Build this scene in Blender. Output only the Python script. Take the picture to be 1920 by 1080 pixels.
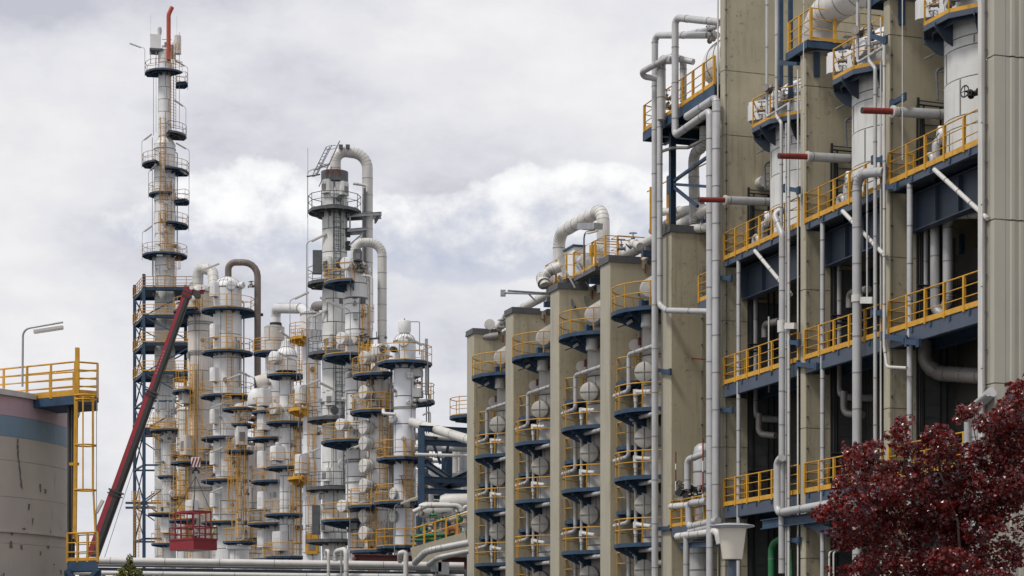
import bpy, math, random
from mathutils import Vector, Matrix
rnd = random.Random(7)
R = math.radians
F = 3600.0            # focal length in pixels of the 1920 px wide photograph
HOR = 1210.0          # horizon row: it lies below the frame (shifted lens)
EYE = 2.0             # height of the camera over the ground
scene = bpy.context.scene
for o in list(bpy.data.objects): bpy.data.objects.remove(o)
# ------------------------------------------------------------ camera
cam = bpy.data.cameras.new('camera'); camo = bpy.data.objects.new('camera', cam)
scene.collection.objects.link(camo); scene.camera = camo
camo.location = (0, 0, EYE); camo.rotation_euler = (R(90), 0, 0)
cam.sensor_width = 36.0; cam.lens = 36.0 * F / 1920.0
cam.shift_y = (HOR - 540.0) / 1920.0
cam.clip_start = 0.5; cam.clip_end = 6000
# ------------------------------------------------------------ light
SUN_EL, SUN_AZ = 56.0, -124.0      # azimuth from +Y (view direction) clockwise: left behind the camera
sd = bpy.data.lights.new('sun', 'SUN'); so = bpy.data.objects.new('sun', sd); scene.collection.objects.link(so)
sd.energy = 2.0; sd.angle = R(10); sd.color = (1.0, 0.96, 0.9)
_az = R(SUN_AZ); _el = R(SUN_EL)
sun_dir = Vector((math.sin(_az)*math.cos(_el), math.cos(_az)*math.cos(_el), math.sin(_el)))
so.rotation_euler = sun_dir.to_track_quat('Z', 'Y').to_euler(); so.location = (-30, -40, 80)
scene.view_settings.view_transform = 'Standard'; scene.view_settings.look = 'None'
scene.view_settings.gamma = 1; scene.view_settings.exposure = 0.18
scene.view_settings.use_curve_mapping = False
W = bpy.data.worlds.new('World'); scene.world = W; W.use_nodes = True
nt = W.node_tree; nt.nodes.clear()
def N(t, ty, **k):
    n = t.nodes.new(ty)
    for a, b in k.items(): setattr(n, a, b)
    return n
def lk(t, a, b): t.links.new(a, b)
def mathn(t, op, a, b=None, c=None):
    n = N(t, 'ShaderNodeMath', operation=op)
    for i, v in enumerate((a, b, c)):
        if v is None: continue
        if hasattr(v, 'is_linked') or hasattr(v, 'links'): lk(t, v, n.inputs[i])
        else: n.inputs[i].default_value = v
    return n.outputs[0]
def mixc(t, f, a, b):
    n = N(t, 'ShaderNodeMix', data_type='RGBA')
    for s, v in ((n.inputs[0], f), (n.inputs[6], a), (n.inputs[7], b)):
        if hasattr(v, 'links'): lk(t, v, s)
        elif isinstance(v, (int, float)): s.default_value = v
        else: s.default_value = (*v, 1) if len(v) == 3 else v
    return n.outputs[2]
def ramp(t, f, pts):
    n = N(t, 'ShaderNodeValToRGB'); e = n.color_ramp.elements
    while len(e) > 1: e.remove(e[-1])
    for i, (p, c) in enumerate(pts):
        q = e[0] if i == 0 else e.new(p)
        q.position = p; q.color = (c, c, c, 1) if isinstance(c, (int, float)) else (*c, 1)
    lk(t, f, n.inputs[0]); return n.outputs[0]
def world():
    t = nt
    out = N(t, 'ShaderNodeOutputWorld'); bg = N(t, 'ShaderNodeBackground'); bg2 = N(t, 'ShaderNodeBackground')
    sky = N(t, 'ShaderNodeTexSky', sky_type='NISHITA'); sky.sun_disc = False
    sky.sun_elevation = R(SUN_EL); sky.sun_rotation = R(SUN_AZ)
    lk(t, sky.outputs[0], bg.inputs[0]); bg.inputs[1].default_value = 0.08
    tc = N(t, 'ShaderNodeTexCoord')
    sep = N(t, 'ShaderNodeSeparateXYZ'); lk(t, tc.outputs['Generated'], sep.inputs[0])
    x, y, z = sep.outputs
    az = mathn(t, 'ARCTAN2', x, y)                      # 0 straight ahead, + right
    el = mathn(t, 'ARCSINE', z)
    mp = N(t, 'ShaderNodeMapping'); lk(t, tc.outputs['Generated'], mp.inputs[0])
    mp.inputs['Scale'].default_value = (1, 1, 1.9); mp.inputs['Location'].default_value = (0.31, 0.0, 0.12)
    def nz(sc, det, ro, dist=0.0):
        n = N(t, 'ShaderNodeTexNoise'); n.inputs['Scale'].default_value = sc; n.inputs['Detail'].default_value = det
        n.inputs['Roughness'].default_value = ro; n.inputs['Distortion'].default_value = dist; lk(t, mp.outputs[0], n.inputs['Vector']); return n.outputs[0]
    lo = nz(3.2, 3, .5); mid = nz(10, 5, .52, .15); fine = nz(30, 9, .62, .15)
    def blobs(bk, acc=None):
        for (a0, e0, wa, we, am) in bk:
            p = mathn(t, 'POWER', mathn(t, 'DIVIDE', mathn(t, 'SUBTRACT', az, a0), wa), 2.0)
            q = mathn(t, 'POWER', mathn(t, 'DIVIDE', mathn(t, 'SUBTRACT', el, e0), we), 2.0)
            g = mathn(t, 'EXPONENT', mathn(t, 'MULTIPLY', mathn(t, 'ADD', p, q), -0.7))
            acc = mathn(t, 'MULTIPLY_ADD', g, am, acc if acc is not None else 0.0)
        return acc
    # high veil of cloud: soft light and dark drifts
    d = mathn(t, 'MULTIPLY_ADD', lo, .40, mathn(t, 'MULTIPLY_ADD', mid, .42, mathn(t, 'MULTIPLY', fine, .20)))
    d = blobs([(-.20, .285, .06, .03, .07), (-.245, .245, .05, .025, .06), (-.10, .31, .05, .012, .05), (-.244, .318, .035, .014, -.13), (-.155, .332, .03, .010, -.09), (-.20, .205, .03, .016, -.10), (-.225, .19, .03, .02, .05), (.03, .30, .06, .04, .04)], d)
    veil = ramp(t, d, [(0.38, (.51, .515, .575)), (0.46, (.645, .645, .69)), (0.53, (.735, .73, .76)), (0.60, (.80, .79, .80)), (0.70, (.87, .86, .855))])
    # cumulus banks low over the columns: torn bright tops over blue-grey bases
    mp2 = N(t, 'ShaderNodeMapping'); lk(t, tc.outputs['Generated'], mp2.inputs[0]); mp2.inputs['Scale'].default_value = (1, 1, 1.35); mp2.inputs['Location'].default_value = (.7, .2, .4)
    def nz2(sc, det, ro, dist=0.0):
        n = N(t, 'ShaderNodeTexNoise'); n.inputs['Scale'].default_value = sc; n.inputs['Detail'].default_value = det
        n.inputs['Roughness'].default_value = ro; n.inputs['Distortion'].default_value = dist; lk(t, mp2.outputs[0], n.inputs['Vector']); return n.outputs[0]
    mid = nz2(22, 4, .5, .3); fine = nz2(60, 8, .6, .1)
    B = blobs([(-.136, .224, .030, .018, .8), (-.160, .216, .026, .014, .6), (-.110, .213, .032, .017, .7), (-.055, .212, .034, .015, .7), (-.025, .205, .040, .017, .8), (.011, .226, .034, .012, .75), (.044, .232, .030, .013, .8), (.028, .211, .045, .015, .6), (.066, .216, .034, .018, .8), (-.20, .208, .025, .012, .45)])
    edge = mathn(t, 'MULTIPLY_ADD', mathn(t, 'MULTIPLY_ADD', mid, .7, mathn(t, 'MULTIPLY', fine, .5)), 1.25, B)
    mask = ramp(t, edge, [(1.10/2, 0.0), (1.24/2, 0.65), (1.60/2, 1.0)]); mask.node.inputs[0].links[0].from_socket  # scaled below
    t.links.remove(mask.node.inputs[0].links[0]); lk(t, mathn(t, 'MULTIPLY', edge, .5), mask.node.inputs[0])
    tone = mathn(t, 'MULTIPLY_ADD', mathn(t, 'SUBTRACT', el, .211), 11.0, mathn(t, 'MULTIPLY_ADD', fine, .9, mathn(t, 'MULTIPLY', mid, .9)))
    tone = blobs([(.020, .225, .03, .006, -.25), (-.105, .232, .02, .006, -.2)], tone)
    cum = ramp(t, mathn(t, 'MULTIPLY', tone, .7), [(.42, (.50, .53, .63)), (.56, (.60, .62, .69)), (.66, (.73, .735, .77)), (.75, (.85, .85, .86)), (.88, (.96, .955, .945))])
    col = mixc(t, mask, veil, cum)
    lk(t, col, bg2.inputs[0]); bg2.inputs[1].default_value = 1.0
    mx = N(t, 'ShaderNodeMixShader'); mx.inputs[0].default_value = 0.93
    lk(t, bg.outputs[0], mx.inputs[1]); lk(t, bg2.outputs[0], mx.inputs[2]); lk(t, mx.outputs[0], out.inputs[0])
world()
# ------------------------------------------------------------ materials
MATS = {}
def mat(name, base, rough=.6, metal=0.0, var=.12, scale=2.0, streak=0.0, streak_col=None, spots=0.0, spot_col=None, bump=0.0, spec=None, objvar=0.0, sscale=(6,6,.5), rust=0.0):
    if name in MATS: return MATS[name]
    m = bpy.data.materials.new(name); m.use_nodes = True; t = m.node_tree
    b = t.nodes['Principled BSDF']
    tc = N(t, 'ShaderNodeTexCoord'); ge = N(t, 'ShaderNodeNewGeometry')
    n = N(t, 'ShaderNodeTexNoise'); n.inputs['Scale'].default_value = scale; n.inputs['Detail'].default_value = 6
    n.inputs['Roughness'].default_value = .6
    lk(t, ge.outputs['Position'], n.inputs['Vector'])
    lo = tuple(max(0, c*(1-var)) for c in base); hi = tuple(min(1, c*(1+var)) for c in base)
    c = mixc(t, ramp(t, n.outputs[0], [(.3, 0.0), (.7, 1.0)]), lo, hi)
    if streak:
        mp = N(t, 'ShaderNodeMapping'); mp.inputs['Scale'].default_value = sscale; lk(t, ge.outputs['Position'], mp.inputs[0])
        s = N(t, 'ShaderNodeTexNoise'); s.inputs['Scale'].default_value = 1.0; s.inputs['Detail'].default_value = 5; lk(t, mp.outputs[0], s.inputs['Vector'])
        n3 = N(t, 'ShaderNodeTexNoise'); n3.inputs['Scale'].default_value = .35; n3.inputs['Detail'].default_value = 3; lk(t, ge.outputs['Position'], n3.inputs['Vector'])
        f = mathn(t, 'MULTIPLY', ramp(t, s.outputs[0], [(.5, 0.0), (.72, 1.0)]), ramp(t, n3.outputs[0], [(.38, 0.15), (.62, 1.0)]))
        f = mathn(t, 'MULTIPLY', f, streak)
        c = mixc(t, f, c, streak_col or tuple(k*.35 for k in base))
    if spots:
        s = N(t, 'ShaderNodeTexNoise'); s.inputs['Scale'].default_value = 5.0; s.inputs['Detail'].default_value = 9; s.inputs['Roughness'].default_value = .75
        lk(t, ge.outputs['Position'], s.inputs['Vector'])
        n4 = N(t, 'ShaderNodeTexNoise'); n4.inputs['Scale'].default_value = .5; n4.inputs['Detail'].default_value = 2; lk(t, ge.outputs['Position'], n4.inputs['Vector'])
        f = mathn(t, 'MULTIPLY', ramp(t, s.outputs[0], [(.56, 0.0), (.66, 1.0)]), ramp(t, n4.outputs[0], [(.44, 0.0), (.56, 1.0)]))
        f = mathn(t, 'MULTIPLY', f, spots)
        c = mixc(t, f, c, spot_col or tuple(k*.3 for k in base))
    if objvar:
        oi = N(t, 'ShaderNodeObjectInfo')
        hs = N(t, 'ShaderNodeHueSaturation'); lk(t, c, hs.inputs['Color'])
        v = mathn(t, 'MULTIPLY_ADD', oi.outputs['Random'], objvar*2, 1-objvar); lk(t, v, hs.inputs['Value'])
        c = hs.outputs[0]
    lk(t, c, b.inputs['Base Color']); b.inputs['Roughness'].default_value = rough; b.inputs['Metallic'].default_value = metal
    if spec is not None: b.inputs['Specular IOR Level'].default_value = spec
    if bump:
        bn = N(t, 'ShaderNodeBump'); bn.inputs['Strength'].default_value = bump; bn.inputs['Distance'].default_value = .02
        lk(t, n.outputs[0], bn.inputs['Height']); lk(t, bn.outputs[0], b.inputs['Normal'])
    MATS[name] = m; return m
DIRT = (.20, .17, .14)
M_WHITE = mat('white_cladding', (.74, .74, .735), .6, .06, .07, .8, .42, (.34, .32, .30), objvar=.05)
M_BAYCLAD = mat('shaded_bay_cladding', (.40, .385, .355), .6, .1, .08, .8, .5, (.24, .22, .2), objvar=.05)  # darker cladding copy; shade of the far bays put into the colour
M_GREYCLAD = mat('grey_cladding', (.66, .66, .635), .62, .06, .09, .8, .45, (.28, .26, .24), objvar=.06)
M_BEIGE = mat('beige_cladding', (.60, .555, .505), .62, .04, .1, .6, .55, (.27, .22, .18), objvar=.08)
M_BRIGHT = mat('bright_cladding', (.72, .74, .77), .5, .12, .05, .8, .15, (.4, .4, .42), objvar=.03)
M_DARKCORE = mat('seam_dark', (.10, .10, .10), .8)
M_PIPE = mat('pipe_jacket', (.46, .46, .46), .5, .2, .10, 1.2, .6, (.30, .27, .24), objvar=.06)
M_PIPEW = mat('pale_pipe_jacket', (.58, .565, .535), .58, .06, .10, 1.0, .4, (.33, .28, .23), objvar=.05)
M_PIPEB = mat('brown_pipe_jacket', (.155, .12, .10), .6, .15, .2, .8, .5, (.3, .27, .24))
M_PIPED = mat('dull_pipe_jacket', (.27, .25, .235), .5, .3, .15, 1.0, .4, (.14, .12, .1))
M_BAND = mat('jacket_band', (.22, .215, .21), .5, .4)
M_YEL = mat('yellow_paint', (.58, .30, .022), .55, 0, .18, 3, .45, (.28, .12, .02), .7, (.16, .07, .03))
M_YELOLD = mat('old_yellow_paint', (.40, .205, .035), .6, 0, .25, 2, .5, (.16, .09, .04))
M_BLUE = mat('blue_steel', (.020, .054, .105), .6, 0, .3, 2, .5, (.04, .035, .03), .6, (.09, .05, .03))
M_BLUE2 = mat('greyed_blue_steel', (.050, .070, .105), .5, 0, .12, 1.5, .35, (.04, .045, .055))
M_DKSTEEL = mat('dark_grey_steel', (.10, .105, .11), .5, .2, .2, 2)
M_GALV = mat('galvanised_steel', (.33, .34, .35), .45, .5, .15, 4)
M_BLACK = mat('black_steel', (.02, .02, .022), .6)
M_RED = mat('red_paint', (.22, .028, .02), .5, 0, .2, 3, .3, (.15, .02, .02))
M_SWAN = mat('orange_red_paint', (.42, .06, .025), .5, 0, .15, 3, .3, (.2, .03, .02))
M_CRIMSON = mat('crimson_paint', (.23, .006, .016), .4, 0, .12, 2)
M_BOOMDARK = mat('boom_grey', (.045, .045, .045), .45, .1, .15, 2)
M_CONC = mat('painted_concrete', (.435, .385, .27), .85, 0, .11, .55, .55, (.17, .145, .105), .75, (.12, .085, .055), bump=.3, objvar=.03, sscale=(5, 5, .35))
M_CONCD = mat('grey_concrete', (.33, .30, .225), .85, 0, .12, .5, .55, (.15, .135, .115), .6, (.12, .10, .08), bump=.3, objvar=.03)
M_CONCE = mat('end_face_concrete', (.375, .35, .275), .85, 0, .08, .5, .45, (.2, .19, .165), .3, (.14, .13, .11), bump=.2)
M_BACK = mat('shade_dark_wall_sheet', (.075, .07, .06), .8, 0, .15, .5, .4)
M_COPING = mat('coping_metal', (.10, .10, .105), .65, .1, .15, 3)
M_CLAD = mat('stone_grey_sheet', (.42, .395, .33), .55, .05, .05, .5, .35, (.28, .26, .22))
M_GREEN = mat('green_pipe_paint', (.02, .16, .06), .5, 0, .2)
M_ORANGE = mat('orange_paint', (.60, .16, .03), .5)
M_RUST = mat('rusty_steel', (.17, .055, .03), .8, 0, .4, 4)
M_REDBEAM = mat('oxide_red_steel', (.10, .022, .018), .6, 0, .3, 2)
M_LAMPHEAD = mat('lamp_housing', (.50, .49, .46), .4, 0, .1)
M_GLASSY = mat('lamp_lens', (.62, .60, .50), .2, 0, .05)
M_BRASS = mat('valve_metal', (.26, .23, .20), .5, .5, .3, 6)
# ------------------------------------------------------------ geometry helpers
class MB:
    def __init__(s): s.v = []; s.f = []; s.m = []; s.s = []; s.mats = []
    def mi(s, m):
        if m not in s.mats: s.mats.append(m)
        return s.mats.index(m)
    def add(s, vs, fs, m, smooth=False, mtx=None):
        b = len(s.v); k = s.mi(m)
        s.v += [tuple(mtx @ Vector(p)) for p in vs] if mtx else [tuple(p) for p in vs]
        for f in fs: s.f.append(tuple(i+b for i in f)); s.m.append(k); s.s.append(smooth)
    def box(s, c, d, m, mtx=None, rz=0.0):
        x, y, z = d[0]/2, d[1]/2, d[2]/2
        vs = [(-x,-y,-z),(x,-y,-z),(x,y,-z),(-x,y,-z),(-x,-y,z),(x,-y,z),(x,y,z),(-x,y,z)]
        if rz:
            cz, sz = math.cos(rz), math.sin(rz); vs = [(p[0]*cz-p[1]*sz, p[0]*sz+p[1]*cz, p[2]) for p in vs]
        vs = [(p[0]+c[0], p[1]+c[1], p[2]+c[2]) for p in vs]
        s.add(vs, [(0,3,2,1),(4,5,6,7),(0,1,5,4),(1,2,6,5),(2,3,7,6),(3,0,4,7)], m, False, mtx)
    def bb(s, a, b, m): s.box([(a[i]+b[i])/2 for i in range(3)], [abs(b[i]-a[i]) for i in range(3)], m)
    def bar(s, a, b, w, h, m, up=(0,0,1)):
        a = Vector(a); b = Vector(b); d = b-a; L = d.length
        if L < 1e-6: return
        d.normalize(); u = Vector(up)
        if abs(d.dot(u)) > .98: u = Vector((0,1,0)) if abs(d.y) < .9 else Vector((1,0,0))
        sx = d.cross(u).normalized(); uz = sx.cross(d).normalized()
        vs = [p + sx*(i*w/2) + uz*(j*h/2) for p in (a, b) for (i, j) in ((-1,-1),(1,-1),(1,1),(-1,1))]
        s.add(vs, [(0,1,2,3),(7,6,5,4),(0,4,5,1),(1,5,6,2),(2,6,7,3),(3,7,4,0)], m)
    def ibeam(s, a, b, w, h, m, up=(0,0,1)):
        a = Vector(a); b = Vector(b); d = (b-a).normalized(); u = Vector(up)
        if abs(d.dot(u)) > .98: u = Vector((0,1,0))
        sx = d.cross(u).normalized(); uz = sx.cross(d).normalized(); t = h*.09
        s.bar(a, b, w*.12, h-2.2*t, m, up); o = uz*(h/2-t/2)
        s.bar(a+o, b+o, w, t, m, up); s.bar(a-o, b-o, w, t, m, up)
    def tube(s, pts, r, m, n=8, bend=0.0, k=5, caps=True, smooth=True):
        pts = path(pts, bend, k)
        d0 = (pts[1]-pts[0]).normalized(); u = Vector((0,0,1))
        if abs(d0.dot(u)) > .9: u = Vector((1,0,0))
        x = d0.cross(u).normalized(); vs = []
        for i, p in enumerate(pts):
            if i == 0: d = d0; 
            elif i == len(pts)-1: d = (pts[i]-pts[i-1]).normalized()
            else:
                d = ((pts[i]-pts[i-1]).normalized() + (pts[i+1]-pts[i]).normalized()).normalized()
            x = (x - d*x.dot(d)).normalized(); y = d.cross(x)
            q = 1.0
            if 0 < i < len(pts)-1:
                c = (pts[i]-pts[i-1]).normalized().dot((pts[i+1]-pts[i]).normalized()); q = 1.0
            for j in range(n):
                a = 2*math.pi*j/n; vs.append(p + (x*math.cos(a)+y*math.sin(a))*r)
        fs = []
        for i in range(len(pts)-1):
            for j in range(n):
                fs.append((i*n+j, i*n+(j+1)%n, (i+1)*n+(j+1)%n, (i+1)*n+j))
        s.add(vs, fs, m, smooth)
        if caps:
            e = (len(pts)-1)*n
            s.add(vs[:n], [tuple(range(n-1,-1,-1))], m); s.add(vs[e:], [tuple(range(n))], m)
    def pipe(s, pts, r, m, n=12, bend=None, k=5, step=1.6, band=None, bw=.03, bh=.012, start=None):
        """insulated pipe: swept jacket with raised bands at regular spacing and round the elbows"""
        if bend is None: bend = r*2.6
        pts = [Vector(p) for p in pts]
        s.tube(pts, r, m, n, bend, k)
        pp = path(pts, bend, k); acc = rnd.random()*step if start is None else start
        band = band or M_BAND
        for i in range(len(pp)-1):
            a, b = pp[i], pp[i+1]; L = (b-a).length
            if L < 1e-6: continue
            d = (b-a)/L
            if L < bend*.75:      # an elbow segment
                if r > .16: s.tube([a-d*bw*.3, a+d*bw*.3], r+bh*.5, band, n, caps=True, smooth=True)
                continue
            q = acc
            while q < L:
                s.tube([a+d*(q-bw/2), a+d*(q+bw/2)], r+bh, band, n, caps=True); q += step
            acc = (q-L) % step
    def lathe(s, prof, m, n=24, c=(0,0,0), smooth=True, axis=None, a0=0, a1=360):
        if smooth and len(prof) > 2:                              # hard edges where the profile turns sharply
            cut = [0]
            for i in range(1, len(prof)-1):
                u = Vector((prof[i][0]-prof[i-1][0], prof[i][1]-prof[i-1][1])); v = Vector((prof[i+1][0]-prof[i][0], prof[i+1][1]-prof[i][1]))
                if u.length > 1e-9 and v.length > 1e-9 and u.angle(v) > R(38): cut.append(i)
            if len(cut) > 1:
                cut.append(len(prof)-1)
                for a, b in zip(cut, cut[1:]): s.lathe(prof[a:b+1], m, n, c, smooth if b-a > 0 else False, axis, a0, a1) if b-a > 1 else s._strip(prof[a:b+1], m, n, c, axis, a0, a1)
                return
        s._strip(prof, m, n, c, axis, a0, a1, smooth)
    def _strip(s, prof, m, n, c, axis, a0, a1, smooth=True):
        full = abs(a1-a0) >= 359.9; vs = []; k = n if full else n+1
        for (r, z) in prof:
            for j in range(k):
                a = R(a0 + (a1-a0)*j/n); vs.append(Vector((r*math.sin(a), -r*math.cos(a), z)))
        if axis is not None:
            q = Vector((0,0,1)).rotation_difference(Vector(axis).normalized()); vs = [q @ v for v in vs]
        vs = [v + Vector(c) for v in vs]; fs = []
        for i in range(len(prof)-1):
            for j in range(n):
                j2 = (j+1) % k if full else j+1
                fs.append((i*k+j, i*k+j2, (i+1)*k+j2, (i+1)*k+j))
        s.add(vs, fs, m, smooth)
    def cyl(s, a, b, r, m, n=16): s.tube([Vector(a), Vector(b)], r, m, n)
    def prism(s, poly, z0, z1, m):
        n = len(poly); vs = [(p[0], p[1], z0) for p in poly] + [(p[0], p[1], z1) for p in poly]
        s.add(vs, [tuple(range(n-1,-1,-1)), tuple(range(n, 2*n))] + [(i, (i+1)%n, n+(i+1)%n, n+i) for i in range(n)], m)
    def mesh(s, name):
        me = bpy.data.meshes.new(name); me.from_pydata(s.v, [], s.f)
        for m in s.mats: me.materials.append(m)
        me.polygons.foreach_set('material_index', s.m); me.polygons.foreach_set('use_smooth', s.s); me.update()
        return me
    def build(s, name, parent=None, loc=None, rot=None, **tags):
        return obj(name, s.mesh(name), parent, loc, rot, **tags)
def path(pts, bend, k):
    pts = [Vector(p) for p in pts]
    if not bend or len(pts) < 3: return pts
    out = [pts[0]]
    for i in range(1, len(pts)-1):
        a, p, b = pts[i-1], pts[i], pts[i+1]; u = (a-p); v = (b-p); lu, lv = u.length, v.length
        if lu < 1e-6 or lv < 1e-6: continue
        u.normalize(); v.normalize(); ang = u.angle(v)
        if ang > R(172): out.append(p); continue
        t = min(bend/math.tan(ang/2), lu*.48, lv*.48)
        rr = t*math.tan(ang/2); cdir = (u+v).normalized(); c = p + cdir*(rr/math.sin(ang/2))
        s0 = (p+u*t)-c; s1 = (p+v*t)-c
        for j in range(k+1):
            q = s0.normalized().slerp(s1.normalized(), j/k)*rr if s0.angle(s1) > 1e-4 else s0
            out.append(c+q)
    out.append(pts[-1]); return out
col = scene.collection
def obj(name, me, parent=None, loc=None, rot=None, label=None, cat=None, group=None, kind=None):
    o = bpy.data.objects.new(name, me); col.objects.link(o)
    if parent: o.parent = parent
    if loc is not None: o.location = loc
    if rot is not None: o.rotation_euler = (0, 0, rot) if isinstance(rot, (int, float)) else rot
    tag(o, label, cat, group, kind); return o
def tag(o, label=None, cat=None, group=None, kind=None):
    if label: o['label'] = label
    if cat: o['category'] = cat
    if group: o['group'] = group
    if kind: o['kind'] = kind
    return o
def thing(name, label, cat, loc=(0,0,0), rot=0.0, group=None):
    return obj(name, None, None, loc, rot, label, cat, group, 'thing')
def copy_tree(o, parent=None, label=None, loc=None, kids={}):
    c = o.copy(); col.objects.link(c); c.parent = parent
    if label: c['label'] = label
    if loc is not None: c.location = loc
    for ch in [q for q in KIDS.get(o.name, ())]: copy_tree(ch, c)
    return c
KIDS = {}
def index_kids():
    KIDS.clear()
    for o in bpy.data.objects:
        if o.parent: KIDS.setdefault(o.parent.name, []).append(o)
# pixel of the photograph + known depth -> point of the place
def P(x, y, Y): return Vector(((x-960)/F*Y, Y, EYE + (HOR-y)/F*Y))
# frame of the process building: a grows towards the near end of the row, w into the building
D1 = Vector((-.3115, .9503, 0)); D2 = Vector((.9503, .3115, 0)); B0 = Vector((14.586, 59.0, 0)); BROT = math.atan2(-.9503, .3115)
def BW(U, w, z): return B0 + D1*U + D2*w + Vector((0, 0, z))
def UW(x, y, w):
    t = (x-960)/F; U = (B0.x+.9503*w - t*(B0.y+.3115*w))/(.3115+.9503*t); Yd = B0.y+.9503*U+.3115*w
    return U, w, EYE + (HOR-y)/F*Yd
def UU(x, y, U):
    t = (x-960)/F; w = (t*(B0.y+.9503*U)-B0.x+.3115*U)/(.9503-.3115*t); Yd = B0.y+.9503*U+.3115*w
    return U, w, EYE + (HOR-y)/F*Yd
# ------------------------------------------------------------ tower kit
_cache = {}
def cached(key, fn):
    if key not in _cache: _cache[key] = fn()
    return _cache[key]
def band_mesh(r, h, m, n=28):
    def mk():
        g = .03 if n < 40 else .016
        b = MB(); b.lathe([(r-.06,g),(r,g),(r,h-g),(r-.06,h-g)], m, n)
        for a in (17, 137, 257):
            q = R(a); x, y = math.sin(q)*(r+.002), -math.cos(q)*(r+.002)
            b.box((x, y, h/2), (.05, .02, h-.07), M_BAND, rz=q)
        return b.mesh('cladding_band')
    return cached(('band', round(r,2), round(h,2), m.name, n), mk)
def dome_mesh(r, h, m, ribs=18):
    def mk():
        b = MB(); pr = [(r*math.cos(R(a)), h*math.sin(R(a))) for a in (0, 15, 30, 45, 60, 75, 87)]
        b.lathe(pr, m, 32)
        for i in range(ribs):
            q = 2*math.pi*i/ribs; pts = [Vector((p[0]*1.006*math.sin(q), -p[0]*1.006*math.cos(q), p[1]*1.006)) for p in pr[:6]]
            b.tube(pts, .018, M_BAND if m is M_WHITE else m, 4, caps=False)
        b.lathe([(r+.015,-.05),(r+.03,-.05),(r+.03,.05),(r+.0,.05)], M_BAND, 32)
        return b.mesh('dome_head')
    return cached(('dome', round(r,2), round(h,2), m.name), mk)
def rail_mesh(pts, closed, m, h=1.1, post=.045, rail=.030, levels=(1.1,.74,.38), toe=.14, every=1.3, ends=True):
    """hand rail along a polyline (points at deck level)"""
    b = MB(); pts = [Vector(p) for p in pts]
    if closed: pts = pts + [pts[0]]
    for lv in levels: b.tube([p+Vector((0,0,lv)) for p in pts], rail if lv == levels[0] else rail*.75, m, 5, caps=False)
    if toe:
        for i in range(len(pts)-1):
            b.bar(pts[i]+Vector((0,0,toe/2)), pts[i+1]+Vector((0,0,toe/2)), .012, toe, m)
    acc = 0.0; tot = 0
    for i in range(len(pts)-1):
        L = (pts[i+1]-pts[i]).length; nseg = max(1, round(L/every)) if L > every*.8 else 1
        for k in range(nseg):
            p = pts[i].lerp(pts[i+1], k/nseg)
            if L > every*.8 or acc >= every*.85 or tot == 0:
                b.bar(p-Vector((0,0,.05)), p+Vector((0,0,h)), post, post, m, up=(0,1,0)); acc = 0; tot += 1
        acc += L
    if not closed: b.bar(pts[-1], pts[-1]+Vector((0,0,h)), post, post, m, up=(0,1,0))
    return b
def pol(r, a): return Vector((r*math.sin(R(a)), -r*math.cos(R(a)), 0))   # 0 deg faces the camera, +90 to the right
def platform(root, r_in, r_out, z, a0, a1, rail=None, deck=None, n=None, gus=.42, lamp=None, gate=None, name='platform', toe=.06, levels=(1.1,.60)):
    rail = rail or M_YEL; deck = deck or M_BLUE
    full = (a1-a0) >= 359; n = n or max(4, int((a1-a0)/22)); k = n if full else n+1
    key = ('plat', round(r_in,2), round(r_out,2), a0, a1, rail.name, deck.name, n, gus, toe)
    def mk():
        b = MB(); an = [a0+(a1-a0)*i/n for i in range(n+1)]
        if full: an = an[:-1]
        ro = r_out
        vs = []
        for a in an:
            for (r, zz) in ((ro, 0), (ro, -.18), (ro-.05, -.18), (ro-.06, -.05), (r_in, -.05), (r_in, 0)):
                p = pol(r, a); vs.append((p.x, p.y, zz))
        q = len(an); fs = []
        for i in range(q if full else q-1):
            j = (i+1) % q
            for e in range(6): fs.append((i*6+e, i*6+(e+1)%6, j*6+(e+1)%6, j*6+e))
        if not full: fs += [tuple(range(6)), tuple((q-1)*6+e for e in (5,4,3,2,1,0))]
        b.add(vs, fs, deck)
        return b.mesh(name)
    pf = obj(name, cached(key, mk), root, (0, 0, z))
    def mkg():
        b = MB(); ng = max(2, round((a1-a0)/42))
        for i in range(ng + (0 if full else 1)):
            a = a0+4+(a1-a0-8)*i/ng if not full else a0+360*i/ng
            t = pol(1, a+90)*.02; pi = pol(r_in-.05, a); po = pol(r_out-.06, a); pm = pol(r_in+(r_out-r_in)*.3, a)
            vs = []
            for s in (-1, 1):
                for (p, zz) in ((pi, -.05), (po, -.1), (po, -.24), (pm, -gus*.85), (pi, -gus)): vs.append((p.x+s*t.x, p.y+s*t.y, zz))
            b.add(vs, [(0,1,2,3,4), (9,8,7,6,5)] + [(k2, k2+5, (k2+1)%5+5, (k2+1)%5) for k2 in range(5)], deck)
        b.lathe([(r_in+(r_out-r_in)*.52, -.26), (r_in+(r_out-r_in)*.60, -.26), (r_in+(r_out-r_in)*.60, -.08), (r_in+(r_out-r_in)*.52, -.08)], deck, max(4, n), a0=a0, a1=a1, smooth=False)
        return b.mesh('bracket')
    obj('bracket', cached(key+('g',), mkg), pf)
    def mkr():
        pts = [pol(r_out-.04, a0+(a1-a0)*i/n) for i in range(n+1)]
        if full: pts = pts[:-1]
        else: pts = [pol(r_in+.1, a0)] + pts + [pol(r_in+.1, a1)]
        return rail_mesh(pts, full, rail, every=1.25, toe=toe, levels=levels).mesh('railing')
    obj('railing', cached(key+('r',), mkr), pf)
    if lamp is not None:
        for (la, ld, hh) in (lamp if isinstance(lamp, list) else [lamp]): floodlight(pf, pol(r_out+.02, la), ld, hh)
    return pf
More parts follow.
